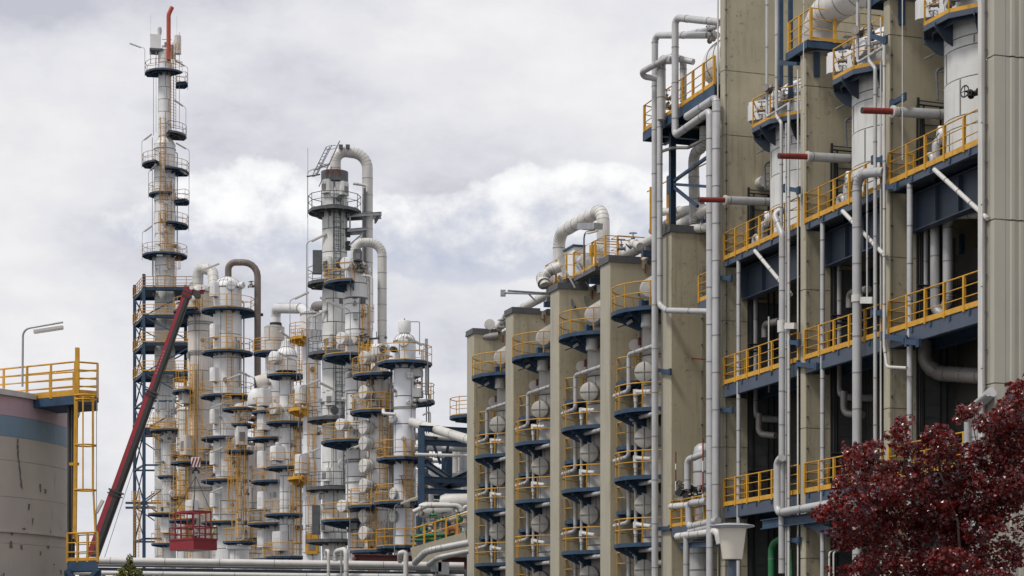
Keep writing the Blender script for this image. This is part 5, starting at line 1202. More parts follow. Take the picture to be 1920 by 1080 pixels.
# ------------------------------------------------------------ what stands in the bays
def bays():
    GP = 'columns in the concrete bays'
    # master column of the far bays, built at the third bay from the left's neighbour (bay 4), angle 0 = towards the camera
    k = 4; Uc = FU[5]-3.75; c = BW(Uc, 1.6, 0)
    rot = BROT
    t = thing('bay_column', 'white jacketed column with blue decks '+BAY[4], 'column', c, rot, GP); r = .93
    Yc = c.y; zf = lambda y, dr=0: EYE + (HOR-y)/F*(Yc-dr)
    # angles in the local frame: local +x = towards the near end, +y = into the building; the camera side is -y / +x
    b = MB(); b.lathe([(r-.04, 0), (r-.04, 16.6), (0, 16.6)], M_DKSTEEL, 20); b.build('shell', t)
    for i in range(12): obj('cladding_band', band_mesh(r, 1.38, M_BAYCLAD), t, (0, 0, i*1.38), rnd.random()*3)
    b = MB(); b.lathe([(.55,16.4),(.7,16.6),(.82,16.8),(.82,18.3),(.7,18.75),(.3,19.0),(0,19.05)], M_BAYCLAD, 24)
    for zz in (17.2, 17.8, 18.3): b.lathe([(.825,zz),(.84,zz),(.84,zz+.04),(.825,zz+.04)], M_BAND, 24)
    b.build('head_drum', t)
    def CL(x, y, w):      # pixel + w -> local of this column
        U, w, z = UW(x, y, w); return Vector((Uc-U, w-1.6, z))
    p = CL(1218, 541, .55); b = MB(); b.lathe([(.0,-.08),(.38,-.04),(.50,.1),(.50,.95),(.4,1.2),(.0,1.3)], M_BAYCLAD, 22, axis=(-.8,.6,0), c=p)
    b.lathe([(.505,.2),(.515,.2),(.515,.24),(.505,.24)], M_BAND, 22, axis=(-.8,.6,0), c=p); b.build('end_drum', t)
    b = MB(); p = CL(1214, 576, .6); b.cyl(p, p-Vector((0,0,.9)), .3, M_GREYCLAD, 12); b.box(p+Vector((-.5,0,.2)), (.3,.3,.35), M_BLUE); b.build('nozzle', t)
    dA = -160; dB = 110
    def deck(y, ro, a0, a1, cx=0, cy=0, ri=None, gus=.75, zoff=0):
        pf = platform(t, ri if ri is not None else r+.05, ro, 0, a0, a1, M_YEL, M_BLUE, n=14, gus=gus, toe=0); return pf
    def put(pf, z, dx=0, dy=0): pf.location = (dx, dy, z); return pf
    zt = UW(1144, 586, .9)[2]
    put(deck(0, 2.35, -110, 120), 17.15)
    for i, zz in enumerate((12.65, 9.62, 6.6, 3.57)): put(deck(0, 2.2, -75, 110), zz)
    for i, zz in enumerate((14.25, 11.25, 8.25, 5.2, 2.2)):
        pf = platform(t, .02, .82, 0, -178, 178, M_YEL, M_BLUE, n=14, gus=.55, toe=0); pf.location = (-2.05, -.55, zz)
    for i, y in enumerate((697, 821, 946, 1068)):
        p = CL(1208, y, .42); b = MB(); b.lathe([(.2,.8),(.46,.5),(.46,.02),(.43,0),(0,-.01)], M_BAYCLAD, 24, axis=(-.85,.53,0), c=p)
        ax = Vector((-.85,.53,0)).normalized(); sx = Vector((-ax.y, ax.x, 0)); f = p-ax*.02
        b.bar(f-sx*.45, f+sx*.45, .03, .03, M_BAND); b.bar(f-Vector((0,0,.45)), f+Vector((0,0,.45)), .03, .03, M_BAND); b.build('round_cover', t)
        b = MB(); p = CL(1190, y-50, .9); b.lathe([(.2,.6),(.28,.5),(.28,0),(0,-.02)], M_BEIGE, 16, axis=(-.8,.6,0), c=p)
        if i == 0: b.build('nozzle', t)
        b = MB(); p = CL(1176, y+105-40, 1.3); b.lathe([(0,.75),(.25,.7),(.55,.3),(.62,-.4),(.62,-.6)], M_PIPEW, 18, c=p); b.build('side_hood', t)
    b = MB(); q0, q1, q2 = CL(1158, 614, -.2), CL(1176, 608, .1), CL(1186, 601, .3); b.bar(q0, q1, .04, .04, M_BLACK); b.bar(q1, q2, .16, .13, M_LAMPHEAD); b.build('floodlight', t)
    b = MB(); p = CL(1200, 640, .9)
    b.box(p, (.16,.16,.34), M_RUST); b.build('instrument_box', t)
    # pipe loops of the four levels and the riser
    def LP(x, y, w): U, w, z = UW(x, y, w); return Vector((FU[5]-U, w, z))
    loops = []
    for i in range(4):
        dz = -3.02*i
        sh = lambda pts: [Vector((p.x, p.y, p.z+dz)) for p in pts]
        b = MB(); b.pipe(sh([LP(1236, 645, .35), LP(1179, 664, .35), LP(1179, 733, .35), LP(1152, 743, .1)]), .10, M_PIPE, 12, .22, step=1.1)
        o = b.build('pipe_loop', None, BW(FU[5], 0, 0), BROT, label='x', cat='pipe', group='pipe loops in the concrete bays'); loops.append(o)
        b = MB(); b.pipe(sh([LP(1222, 734, .45), LP(1192, 735, .45), LP(1192, 735, .45)+Vector((0,0,-.45))]), .10, M_PIPEW, 10, .12); b.lathe([(0,-.14),(.15,-.14),(.15,.14),(0,.14)], M_PIPEW, 12, c=sh([LP(1193, 736, .45)])[0], axis=(0,0,1))
        b.pipe(sh([LP(1192, 775, .45), LP(1192, 668, .45), LP(1182, 672, .45)] if i else [LP(1192, 775, .45), LP(1192, 738, .45)]), .075, M_PIPE, 10, .2, step=1.3)
        o = b.build('pipe_tee', None, BW(FU[5], 0, 0), BROT, label='x', cat='pipe', group='tee pipes in the concrete bays'); loops.append(o)
    index_kids()
    ln = ('top', 'second', 'third', 'lowest')
    for kk in (7, 6, 5, 4):
        off = BW(FU[kk+1], 0, 0)-BW(FU[5], 0, 0)
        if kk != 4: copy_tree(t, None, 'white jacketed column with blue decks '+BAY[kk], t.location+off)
        for j, o in enumerate(loops):
            q = o if kk == 4 else o.copy()
            if kk != 4: col.objects.link(q); q.location = o.location+off
            q['label'] = ('%s bent pipe loop %s' if j % 2 == 0 else '%s stubby tee pipe %s') % (ln[j//2], BAY[kk])
    # round deck peeping out past the last wall
    t = thing('bay_column', 'round yellow railed blue deck peeping out left of the last concrete wall', 'column', P(891, HOR, 119), 0, None); t.location.z = 0
    b = MB(); b.lathe([(.3,0),(.3,15.5),(0,15.6)], M_GREYCLAD, 20); b.build('shell', t); pf = platform(t, .32, 1.6, EYE+(HOR-778)/F*118, -130, 100, M_YEL, M_BLUE, n=10)
    # small-bore riser and dark conduit on each far bay wall come with the building; roof pipes
    RP = 'pipes along the roof edge'
    def RL(U0, U1, w, z, z2=None): return [BW(U0, w, z), BW(U1, w, z2 or z)]
    free_pipe('thick pale pipe running along the roof edge of the concrete bays', [BW(54.2, 1.55, 20.25), BW(52.5, 1.55, 20.75), BW(26.5, 1.55, 20.75), BW(19, 1.6, 20.75)], .23, M_PIPEW, RP, .5, step=2.4)
    free_pipe('second pale roof pipe just behind the thick one', RL(47, 20, 2.25, 20.95), .17, M_PIPEW, RP)
    free_pipe('third thinner pale roof pipe nearest the parapet', RL(40.5, 26.6, 2.9, 20.7), .14, M_PIPEW, RP)
    free_pipe('fourth pale roof pipe low behind the others', RL(33.4, 20, 3.5, 20.6), .25, M_PIPE, RP)
    free_pipe('short flanged roof pipe with a valve above the fourth bay', RL(33.4, 27.5, 2.6, 21.75, 21.75), .16, M_PIPED, RP)
    for i, U in enumerate((53.5, 46.5, 39.6, 32.6, 25.8)):
        b = MB(); b.bar((0,-.4,-.2), (0,1.6,-.2), .22, .28, M_BLUE); b.bar((0,1.2,-.4), (0,1.2,.4), .12, .12, M_PIPEW, up=(0,1,0)); b.box((0,0,.0), (.12,.55,.3), M_BAND)
        b.build('pipe_saddle', None, BW(U-1.5, 1.6, 20.35), BROT, label='blue saddle beam under the roof pipes %s' % ('over the leftmost bay','over the second bay','over the third bay','over the fourth bay','by the twin risers')[i], cat='bracket', group='saddle beams under the roof pipes')
    # valve wheels and the dish at the left end of the roof pipe
    b = MB(); b.lathe([(0,-.05),(.30,-.04),(.33,0),(.30,.04),(0,.05)], M_PIPEW, 20, axis=(.2,-1,0)); b.cyl((0,.05,0),(0,.05,-.7),.05,M_GALV,6); b.cyl((-.4,.1,-.75),(.5,.1,-.65),.22,M_PIPED,10); b.build('round_plate', None, P(918, 608, 110.5), label='round white plate standing on the left end of the roof pipe', cat='dish')
    for i, (x, y, Yd) in enumerate(((939, 614, 107), (1187, 454, 88), (1165, 466, 89))): tag(obj('valve', valve_mesh(1.0, M_BRASS), None, P(x, y, Yd)), ('rusty valve on the roof pipe over the leftmost bay', 'hand valve topping the pipes near the twin risers', 'second valve a little left of the one by the twin risers')[i], 'valve', 'roof valves')
    free_pipe('pale cone-topped pipe elbow on the roof by the twin risers', [P(1178, 462, 88), P(1185, 455, 88), P(1200, 462, 87)], .18, M_PIPEW, RP, .2)
    # camera arm
    b = MB(); o0 = P(945, 549, 104)
    b.tube([Vector((0,0,0)), P(1031, 551, 99)-o0], .07, M_GALV, 6); b.tube([P(953, 545, 103.5)-o0, P(1031, 550, 98.8)-o0], .05, M_DKSTEEL, 6); b.bar(P(988, 548, 101.5)-o0, P(1008, 568, 100)-o0, .06, .06, M_DKSTEEL); b.box((-.05,0,-.02), (.28,.3,.32), M_GALV)
    for q in range(6): f = q/6; b.bar((P(955, 545, 103.4)-o0).lerp(P(1031, 550, 98.8)-o0, f), (P(955, 549.5, 103.4)-o0).lerp(P(1031, 553, 98.8)-o0, f), .03, .03, M_GALV)
    b.build('lamp_arm', None, o0, label='long grey outrigger arm with a small lamp box above the second bay', cat='lamp')
    # big inverted-U roof duct
    U1, U2, w = UW(1048, 450, 2.2)[0], UW(1131, 420, 2.2)[0], 2.2
    free_pipe('large pale arched duct rising above the roof of the third bay', [P(1020, 532, 99), P(1016, 520, 99.5), BW(U1, w, 21.4), BW(U1, w, EYE+(HOR-438)/F*BW(U1,w,0).y), BW(U2, w, EYE+(HOR-392)/F*BW(U2,w,0).y), BW(U2, w, 19.7)], .33, M_PIPEW, 'arched ducts', .75, 1.0, 'overhead_duct', n=18, k=6)
    free_pipe('drooping pale pipe end under the small roof platform', [P(1050, 500, 99.2), P(1030, 508, 99.2), P(1018, 520, 99.2), P(1022, 535, 99)], .28, M_PIPEW, 'arched ducts', .5, .8, 'pipe_elbow', n=14)
    b = MB(); b.bar(P(1090, 425, 96), P(1122, 424, 94.5), .5, .3, M_GALV); b.build('duct_support', None, label='grey steel shelf under the bend of the arched duct', cat='bracket')
    lm = thing('roof_lamp', 'bent grey lamp under the arched duct on the roof', 'lamp', P(1095, 500, 95)); b = MB(); b.tube([Vector((0,0,0)), P(1095, 436, 95)-lm.location, P(1116, 430, 94)-lm.location], .045, M_DKSTEEL, 6, .3); b.build('pole', lm); b = MB(); b.bar(P(1101, 437, 94.8)-lm.location, P(1120, 432, 94)-lm.location, .18, .1, M_GLASSY); b.build('lamp_head', lm)
    rp = thing('roof_platform', 'yellow railed roof platforms with short stairs around the arched duct', 'platform', BW(37, 1.2, 0), BROT)
    def rl(x, y, w): U, w, z = UW(x, y, w); return Vector((37-U, w-1.2, z))
    for j, (xa, ya, xb, yb, w, dd) in enumerate(((1024, 530, 1062, 531, .9, 1.3), (1076, 515, 1116, 500, .9, 1.2), (1110, 498, 1135, 490, 1.2, 1.4), (1146, 494, 1158, 490, 1.2, 1.6))):
        p, q = rl(xa, ya, w), rl(xb, yb, w); z = (p.z+q.z)/2; p.z = q.z = z; b = MB(); b.bb((p.x, p.y, z-.25), (q.x, q.y+dd, z-.02), M_DKSTEEL); pf = b.build('deck', rp)
        rail_mesh([p+Vector((0,dd,0)), p, q, q+Vector((0,dd,0))], False, M_YEL, h=1.2, levels=(1.2,.65), toe=.1, every=1.9, post=.09, rail=.03).build('railing', pf)
    b = MB(); 
    for dx in (0, .7):
        p, q = rl(1048, 482, .7), rl(1078, 540, .7); b.bar(p+Vector((dx*.3,dx,0)), q+Vector((dx*.3,dx,0)), .06, .06, M_GALV); b.bar(p+Vector((dx*.3,dx,-1)), q+Vector((dx*.3,dx,-1)), .08, .2, M_DKSTEEL)
        p, q = rl(1078, 485, .9), rl(1094, 515, .9); b.bar(p+Vector((0,dx,0)), q+Vector((0,dx,0)), .06, .06, M_GALV)
    b.build('stair', rp)
    b = MB(); p = rl(1068, 503, 2.0); b.bb((p.x-.7, p.y, p.z-1.2), (p.x+.7, p.y+.5, p.z+1.0), M_WHITE); b.bb((p.x-.8, p.y-.1, p.z+1.0), (p.x+.8, p.y+.6, p.z+1.1), M_BLUE); b.build('cabinet', rp)
    b = MB(); p = rl(1098, 490, 1.6); b.lathe([(0,-.3),(.35,-.25),(.4,0),(.4,.7),(.3,.9),(0,.95)], M_PIPEW, 14, c=p, axis=(-1,.2,0)); b.cyl(rl(1112, 480, 1.4), rl(1112, 460, 1.4), .2, M_YEL, 10); b.build('filter_drum', rp)
    b = MB(); b.tube([BW(28.5, 1.4, 22.9), BW(24, 1.4, 22.7), BW(20.5, 1.4, 22.7)], .03, M_YEL, 5)
    for U in (30.5, 28.5): b.bar(BW(U, 1.4, 21.0), BW(U, 1.4, 23.1), .16, .16, M_YEL, up=(0,1,0))
    b.tube([BW(31, 1.4, 23.0), BW(28.5, 1.4, 22.95)], .03, M_YEL, 5); b.build('guard_rail', None, label='yellow guard rail on thick posts at the top of the fourth bay', cat='railing')
    # ---- upright vessels of the three near bays
    for kk in (2, 1, 0):
        Uc = (FU[kk]+FU[kk+1])/2; c = BW(Uc, 2.4, 0); r = 1.70
        if kk == 2:
            t = thing('bay_vessel', 'x', 'vessel', c, BROT, 'big upright vessels in the near bays')
            b = MB(); b.lathe([(1.5, 17.5),(1.62, 17.55),(r-.05, 17.6),(r-.05, 23.2),(0, 23.3)], M_DARKCORE, 32); b.build('shell', t)
            zz = 17.62
            for h in (1.1, .35, 1.2, 1.0, .32, 1.3, .30): 
                obj('cladding_band', band_mesh(r, h, M_GREYCLAD, 40), t, (0,0,zz), rnd.random()*3); zz += h
            obj('dome_head', dome_mesh(r, .95, M_WHITE), t, (0,0,zz))
            pf = platform(t, r+.05, 2.45, 22.2, -115, 120, M_YEL, M_BLUE2, n=7, gus=.8, toe=.14)
            b = MB(); b.tube([pol(2.5, -60)+Vector((0,0,-.45)), pol(2.3, 60)+Vector((0,0,-.35))], .04, M_GALV, 6); b.tube([pol(2.55, -55)+Vector((0,0,-.55)), pol(2.35, 62)+Vector((0,0,-.45))], .03, M_GALV, 6); b.build('conduit', pf)
            o = insbox(t, r, -48, 23.15, (.9, .95, .75), M_WHITE); 
            manway(t, r, -20, 18.7, .3, .2, M_WHITE); manway(t, r, 20, 23.0, .35, .5, M_WHITE)
            for q in range(5): obj('valve', valve_mesh(.8), t, pol(r+.35, -35+q*16)+Vector((0,0,22.6+.35*(q%3))), q)
            b = MB(); b.tube([pol(r+.2, -35)+Vector((0,0,20.0)), pol(r+.25, -35)+Vector((0,0,21.0)), pol(r-.1, -35)+Vector((0,0,21.05))], .05, M_DKSTEEL, 6, .15)
            for q in range(4): b.bar(pol(r, -35)+Vector((0,0,20.0+q*.3)), pol(r+.25, -35)+Vector((0,0,20.0+q*.3)), .04, .04, M_DKSTEEL)
            b.build('level_gauge', t)
            b = MB(); b.lathe([(r+.3, 17.35),(r+.45, 17.35),(r+.45, 17.75),(r-.02, 17.9)], M_BLUE2, 32, smooth=False); b.build('base_ring', t)
            index_kids(); m = t
        else: t = copy_tree(m, None, None, c)
        t['label'] = 'big white upright vessel on the top deck '+BAY[kk]
        far = FU[kk+1]
        bb = lambda a, w, z: BW(far-a, w, z)
        # red ended vent pipe poking out of the wall
        A_ = [UW(1615, 207, -.15), UW(1665, 208, -.15)]
        g = lambda x, y, w: (lambda q: bb(FU[1]-q[0], q[1], q[2]))(UW(x, y, w))
        vp = thing('vent_pipe', 'grey vent pipe with a rust-red open end '+BAY[kk], 'pipe', BW(far-1.25, 0, 22), 0, 'red ended vent pipes'); o = vp.location
        Uv = FU[1]-1.25; q0, q1, q2 = [UU(x, y, Uv) for x, y in ((1616, 207), (1674, 209), (1790, 216))]; far1 = far-(FU[1]-Uv)
        p0, mid, e = [BW(far1, q[1], q[2])-o for q in (q0, q1, q2)]; d = (e-p0).normalized()
        b = MB(); b.tube([p0, mid], .105, M_RED, 14, caps=False); b.tube([p0+d*.01, mid], .09, M_BLACK, 14); b.build('red_end', vp)
        b = MB(); b.pipe([mid, e], .165, M_PIPE, 14, step=1.5, start=.2); b.lathe([(.10,-.03),(.2,-.03),(.2,.04),(.1,.04)], M_PIPEW, 14, c=mid, axis=d); b.build('jacket', vp)
        # diagonal strut, interior pipes of the bay
        h = lambda x, y, w: (lambda q: bb(FU[1]-q[0], q[1], q[2]))(UW(x, y, w))     # pixel measured in the rightmost bay
        IP = 'pipes inside the near bays'; nm = BAY[kk]
        free_pipe('slanting pale strut pipe '+nm, [h(1752, 318, -.12), h(1852, 410, -.12)], .075, M_PIPEW, 'slanting strut pipes', step=.9)
        free_pipe('tall pale pipe before the girder '+nm, [h(1706, 345, .05), h(1706, 372, .05), h(1706, 1080, .05)], .10 if kk == 0 else .085, M_PIPE, 'tall pipes in front of the girders', step=1.25)
        free_pipe('leftmost inner upright pipe '+nm, [h(1734, 380, 1.35), h(1734, 690, 1.35), h(1748, 702, 1.5), h(1748, 702, 1.5)+D2*3], .135 if kk else .13, M_PIPE, IP, .5, 1.1)
        if kk == 0:
            free_pipe('middle inner upright pipe '+nm, [h(1753, 380, 1.4), h(1753, 580, 1.2), h(1765, 590, 1.3), h(1765, 590, 1.3)+D2*2], .16, M_PIPE, IP, .4, 1.1)
            free_pipe('inner pipe with a high elbow '+nm, [h(1850, 400, 1.5), h(1777, 402, 1.5), h(1777, 570, 1.5), h(1762, 585, 1.5)], .165, M_PIPE, IP, .35, 1.1)
            free_pipe('thick dull horizontal pipe low '+nm, [h(1734, 640, 1.3), h(1734, 680, 1.3), h(1760, 700, 1.6), h(1850, 706, 1.6)], .26, M_PIPED, IP, .55, 1.0)
            free_pipe('thinner front pipe by the maple '+nm, [h(1813, 1090, -.5), h(1813, 770, -.5), h(1852, 738, -.5)], .09, M_PIPE, 'front pipes by the maple', .3)
            free_pipe('thicker front pipe by the maple '+nm, [h(1829, 1090, -.2), h(1829, 765, -.2), h(1860, 735, -.2)], .16, M_PIPE, 'front pipes by the maple', .4)
            free_pipe('thin pale rod pipe hanging close to the ribbed wall', [h(1841, 230, -.35), h(1841, 1080, -.35)], .025, M_PIPEW, 'thin rods', step=2.5, n=6)
        else:
            free_pipe('dull elbow pipe under the girder '+nm, [h(1800, 480, 1.4), h(1758, 490, 1.6), h(1758, 520, 1.6)], .14, M_PIPED, IP, .3)
            free_pipe('dull lower elbow pipe '+nm, [h(1748, 690, 1.1), h(1748, 735, 1.1), h(1790, 738, 1.4)], .13, M_PIPED, IP, .3)
            free_pipe('thin hanging drop pipe '+nm, [h(1775, 470, 1.1), h(1775, 640, 1.1)], .035, M_PIPEW, IP, n=8)
        for j, (x, y, rr) in enumerate(((1772, 228, .10), (1745, 262, .11))):
            pass
        # small elbows and gauges behind the top walkway rail
        mf = thing('manifold', 'small elbow pipes behind the top rail '+nm, 'pipework', h(1738, 330, .9), 0, 'manifolds behind the top rails'); o = mf.location
        for pts, rr_, m_ in (([h(1738, 330, .9), h(1738, 292, .9), h(1749, 290, .9), h(1749, 332, .9)], .11, M_PIPE), ([h(1708, 330, 1.4), h(1712, 300, 1.4), h(1728, 296, 1.4)], .09, M_PIPEW), ([h(1755, 300, 1.0), h(1755, 268, 1.0), h(1764, 262, 1.2)], .14, M_PIPE), ([h(1712, 310, 1.0), h(1712, 240, 1.0)], .04, M_GALV), ([h(1708, 290, 1.0), h(1708, 236, 1.0), h(1712, 232, 1.0)], .03, M_GALV)):
            b = MB(); b.pipe([p-o for p in pts], rr_, m_, 10, .2, step=.7); b.build('pipe', mf)
        for q in range(4): b = MB(); b.box(h(1706+q*3, 325-q*3, 1.0)-o, (.18,.18,.22), M_BRASS); b.build('gauge', mf)
    o = obj('valve', valve_mesh(1.05, M_BLACK), None, h(1828, 175, .4), (R(90), 0, R(-60))); tag(o, 'black hand wheel valve on the big vessel next to the ribbed wall', 'valve')
    # ---- pipes standing in front of the fins (second bay from the right / third bay from the right)
    FP = 'thin upright pipes in front of the fins'; w = -.25
    for kk in (1, 2):
        nm = BAY[kk]; far = FU[kk+1]
        g = lambda x, y, w=w: (lambda q: BW(far-(FU[2]-q[0]), q[1], q[2]))(UW(x, y, w))
        free_pipe('flanged pipe left of the kinked one '+nm, [g(1608, -400), g(1608, 118), g(1658, 87)], .055, M_PIPE, FP, .12, n=8)
        free_pipe('long kinked pipe '+nm, [g(1630, -400), g(1630, 115), g(1641, 128), g(1641, 900)], .065, M_PIPE, FP, .2, n=10)
        free_pipe('straight pipe along the fin edge '+nm, [g(1658, 85), g(1658, 650), g(1663, 688), g(1700, 690)] if kk == 1 else [g(1658, 85), g(1658, 1500)], .055, M_PIPEW, FP, .2, n=8)
        free_pipe('thin straight conduit pipe '+nm, [g(1626, 330), g(1626, 560)] if kk == 1 else [g(1652, 128), g(1652, 1400)], .035, M_PIPE, FP, n=8)
        free_pipe('thin drop rod from above '+nm, [g(1692, -300), g(1692, 300)], .018, M_PIPEW, 'thin rods', n=6, step=4)
        tag(obj('valve', valve_mesh(1.2, M_BRASS), None, g(1608, 60), (R(80), 0, R(60))), 'flanged valve high up '+nm, 'valve', 'flanged valves on the upright pipes')
    free_pipe('thick white pipe elbowing down before the second bay from the right', [WP(1660, 322, -.2), WP(1607, 326, -.35), WP(1607, 1090, -.35)], .165, M_PIPE, 'thick front pipes', .45, 1.25, n=16)
    b = MB(); p = WP(1607, 560, -.35); b.lathe([(0,-.12),(.20,-.12),(.20,.12),(0,.12)], M_PIPEW, 16, c=p); b.bar(WP(1616, 563, -.35), WP(1638, 563, -.3), .14, .22, M_PIPEW); b.build('pipe_clamp', None, label='pale clamp box on the thick white pipe of the second bay', cat='bracket')
    free_pipe('thick white pipe with a slanting head before the third bay', [WP(1480, 392, .1), WP(1450, 398, -.35), WP(1467, 440, -.35), WP(1466, 1075, -.35)], .125, M_PIPE, 'thick front pipes', .3, 1.25, n=16)
    b = MB(); p = WP(1466, 612, -.35); b.lathe([(0,-.22),(.17,-.22),(.17,.22),(0,.22)], M_PIPEW, 16, c=p); b.bar(WP(1474, 611, -.35), WP(1492, 611, -.3), .14, .22, M_PIPEW); b.build('pipe_clamp', None, label='pale clamp box on the thick white pipe of the third bay', cat='bracket')
    free_pipe('low white pipe turning right behind the maple from the third bay', [WP(1466, 858, -.5), WP(1458, 866, -.5), WP(1458, 962, -.5), WP(1640, 930, -.5)], .15, M_PIPE, 'thick front pipes', .3, 1.6, n=14)
    # big duct over the third fin
    free_pipe('huge pale elbow duct above the top platform at the upper right', [WP(1533, 140, 1.0), WP(1533, 30, 1.0), WP(1600, -10, 1.2), WP(1680, -60, 1.4)], .62, M_PIPEW, 'arched ducts', 1.1, .9, 'overhead_duct', n=22, k=6)
    # ---- twin riser bay: long pipes left of the tall fin
    TR = 'twin riser pipes'; w = -.35
    free_pipe('leftmost full height riser with a square top bend', [WP(1345, 66, .6), WP(1228, 66, w), WP(1228, 1600, w)], .145, M_PIPE, TR, .25, 1.9, n=16)
    free_pipe('second riser branching from the side loop and turning into the bay', [WP(1262, 112, w), WP(1240, 112, w-.1), WP(1240, 225, w-.1)], .19, M_PIPE, TR, .2, 1.2, n=16)
    free_pipe('narrow lower riser that turns right into the bay at half height', [WP(1237, 222, w-.05), WP(1237, 572, w-.05), WP(1250, 582, w), WP(1335, 584, .4)], .125, M_PIPE, TR, .3, 1.6, n=14)
    free_pipe('side loop pipe reaching out to the left at the top', [WP(1300, 116, .2), WP(1255, 107, w-.1), WP(1192, 141, w-.9), WP(1234, 148, w-.1)], .13, M_PIPE, TR, .2, 1.3, n=14)
    free_pipe('tall square pipe loop in front of the drum', [WP(1352, 42, .3), WP(1266, 33, w-.15), WP(1266, 254, w-.15), WP(1331, 208, w-.15), WP(1331, 1600, w-.15)], .15, M_PIPE, TR, .22, 1.5, n=16)
    free_pipe('pipe parallel to the fin that starts with a short rising arm', [WP(1288, 219, w), WP(1343, 183, w), WP(1343, 985, w), WP(1295, 997, w)], .165, M_PIPE, TR, .25, 1.5, n=16)
    free_pipe('thin pipe slanting into the drum top', [WP(1262, 68, .2), WP(1330, 55, .5), WP(1345, 50, .6)], .10, M_PIPE, TR, .2, n=12)
    free_pipe('fat pale pipe hanging under the drum deck', [WP(1322, 238, 1.4), WP(1322, 270, 1.4), WP(1300, 290, 1.5), WP(1303, 420, 1.5)], .24, M_PIPEW, TR, .45, 1.0, n=16)
    free_pipe('thin dull pipe waving below the drum deck', [WP(1240, 284, .3), WP(1262, 277, .3), WP(1290, 277, .3), WP(1328, 258, .3)], .07, M_PIPED, TR, .3)
    free_pipe('pale pipe crossing low behind the steel posts', [WP(1240, 398, 1.4), WP(1310, 390, 1.6), WP(1350, 390, 1.6)], .17, M_PIPEW, TR, .3)
    free_pipe('pale pipe elbow on the parapet between the steel posts', [WP(1290, 440, 1.2), WP(1296, 430, 1.2), WP(1345, 424, 1.4)], .2, M_PIPEW, TR, .3)
    free_pipe('thin red sprinkler pipe along the concrete', [WP(1226, 668, .5), WP(1330, 674, 1.2)], .03, M_RED, None, n=6, step=9)
    free_pipe('dull pipe low on the concrete beside the leftmost riser', [WP(1235, 1056, .3), WP(1275, 1058, .6), WP(1330, 1060, 1.2)], .14, M_PIPED, TR)
    d = thing('horizontal_drum', 'horizontal white banded drum lying on the high steel deck', 'drum', BW(21.4, 1.35, 26.3), BROT)
    b = MB(); b.lathe([(0,1.95),(.35,1.88),(.7,1.6),(.92,1.15),(1.0,.7),(1.0,-1.5),(0,-1.5)], M_WHITE, 32, axis=(-1,0,0))
    for x in (-.9, -.2, .5): b.lathe([(1.0,x),(1.02,x),(1.02,x+.05),(1.0,x+.05)], M_BAND, 32, axis=(-1,0,0))
    b.build('shell', d)
    b = MB(); b.bb((-.9,-.7,-1.55), (-.7,.7,-.8), M_BLUE); b.bb((.7,-.7,-1.55), (.9,.7,-.8), M_BLUE); b.build('saddle', d)
    free_pipe('short white stand pipe beside the drum head', [WP(1281, 190, .1), WP(1281, 112, .1), WP(1262, 106, .0)], .15, M_PIPE, TR, .2, 1.1, n=14)
    for j, (x, y, ww) in enumerate(((1250, 185, .1), (1253, 200, .2), (1334, 75, .4), (1331, 66, .5))): tag(obj('valve', valve_mesh(.9), None, WP(x, y, ww), j), ('upper small valve behind the rail end of the drum deck', 'lower small valve behind the rail end of the drum deck', 'valve on top of the drum', 'second valve on top of the drum')[j], 'valve', 'valves around the drum')
    # ---- vessel and pipes low in the twin riser bay
    ve = thing('small_vessel', 'upright domed vessel among pipes low in the bay of the tall twin risers', 'vessel', WP(1318, 900, 1.1), 0); zz = ve.location.z; ve.location.z = 0
    b = MB(); zt = UW(1318, 832, 1.1)[2]; b.lathe([(.62,0),(.62,UW(1318,1022,1.1)[2]),(.42,UW(1318,1012,1.1)[2]),(.42,zt-.4),(.36,zt-.15),(.2,zt),(0,zt+.04)], M_PIPE, 24)
    z = 1
    while z < zt-.5: b.lathe([(.43 if z > 6.3 else .63, z),(.445 if z > 6.3 else .645, z),(.445 if z > 6.3 else .645, z+.04),(.43, z+.04)], M_BAND, 24); z += .7
    b.build('shell', ve)
    zz = UW(1290, 985, .1)[2]; pf = thing('low_deck', 'small yellow railed blue deck around the valves in the twin riser bay', 'platform', BW(FU[4]-1.5, .2, zz), BROT)
    b = MB(); b.bb((-.1, -.3, -.45), (4.6, -.25, 0), M_BLUE2); b.bb((-.1,-.3,-.45), (-.05, 2, 0), M_BLUE2); b.bb((-.1,-.25,-.06), (4.6, 2, -.02), M_DKSTEEL); b.build('deck', pf)
    rail_mesh([(-.1,1.8,0), (-.1,-.3,0), (4.6,-.3,0)], False, M_YEL, h=1.1, levels=(1.1,.7,.35), toe=.14, every=1.2, post=.09, rail=.028).build('railing', pf)
    LP2 = 'pipes low in the twin riser bay'
    free_pipe('inverted U pipe in front of the small vessel', [WP(1289, 917, -.1), WP(1289, 862, -.1), WP(1322, 850, .2)], .14, M_PIPE, LP2, .25, .9, n=14)
    free_pipe('short horizontal pipe left of the small vessel with a closed end', [WP(1258, 950, -.2), WP(1326, 944, .2)], .14, M_PIPEW, LP2, .2, .9, n=14)
    free_pipe('pipe dropping in front of the low blue deck', [WP(1325, 940, -.3), WP(1292, 944, -.4), WP(1292, 988, -.4), WP(1346, 976, -.4)], .15, M_PIPE, LP2, .22, .9, n=14)
    free_pipe('mottled horizontal pipe under the low blue deck', [WP(1270, 1006, -.4), WP(1345, 996, -.4), WP(1350, 1020, -.3)], .15, M_PIPEW, LP2, .2, .9, n=14)
    free_pipe('upright pipe rising to the mottled one from below', [WP(1287, 1100, -.4), WP(1287, 1005, -.4)], .13, M_PIPE, LP2, .2, 1.3, n=14)
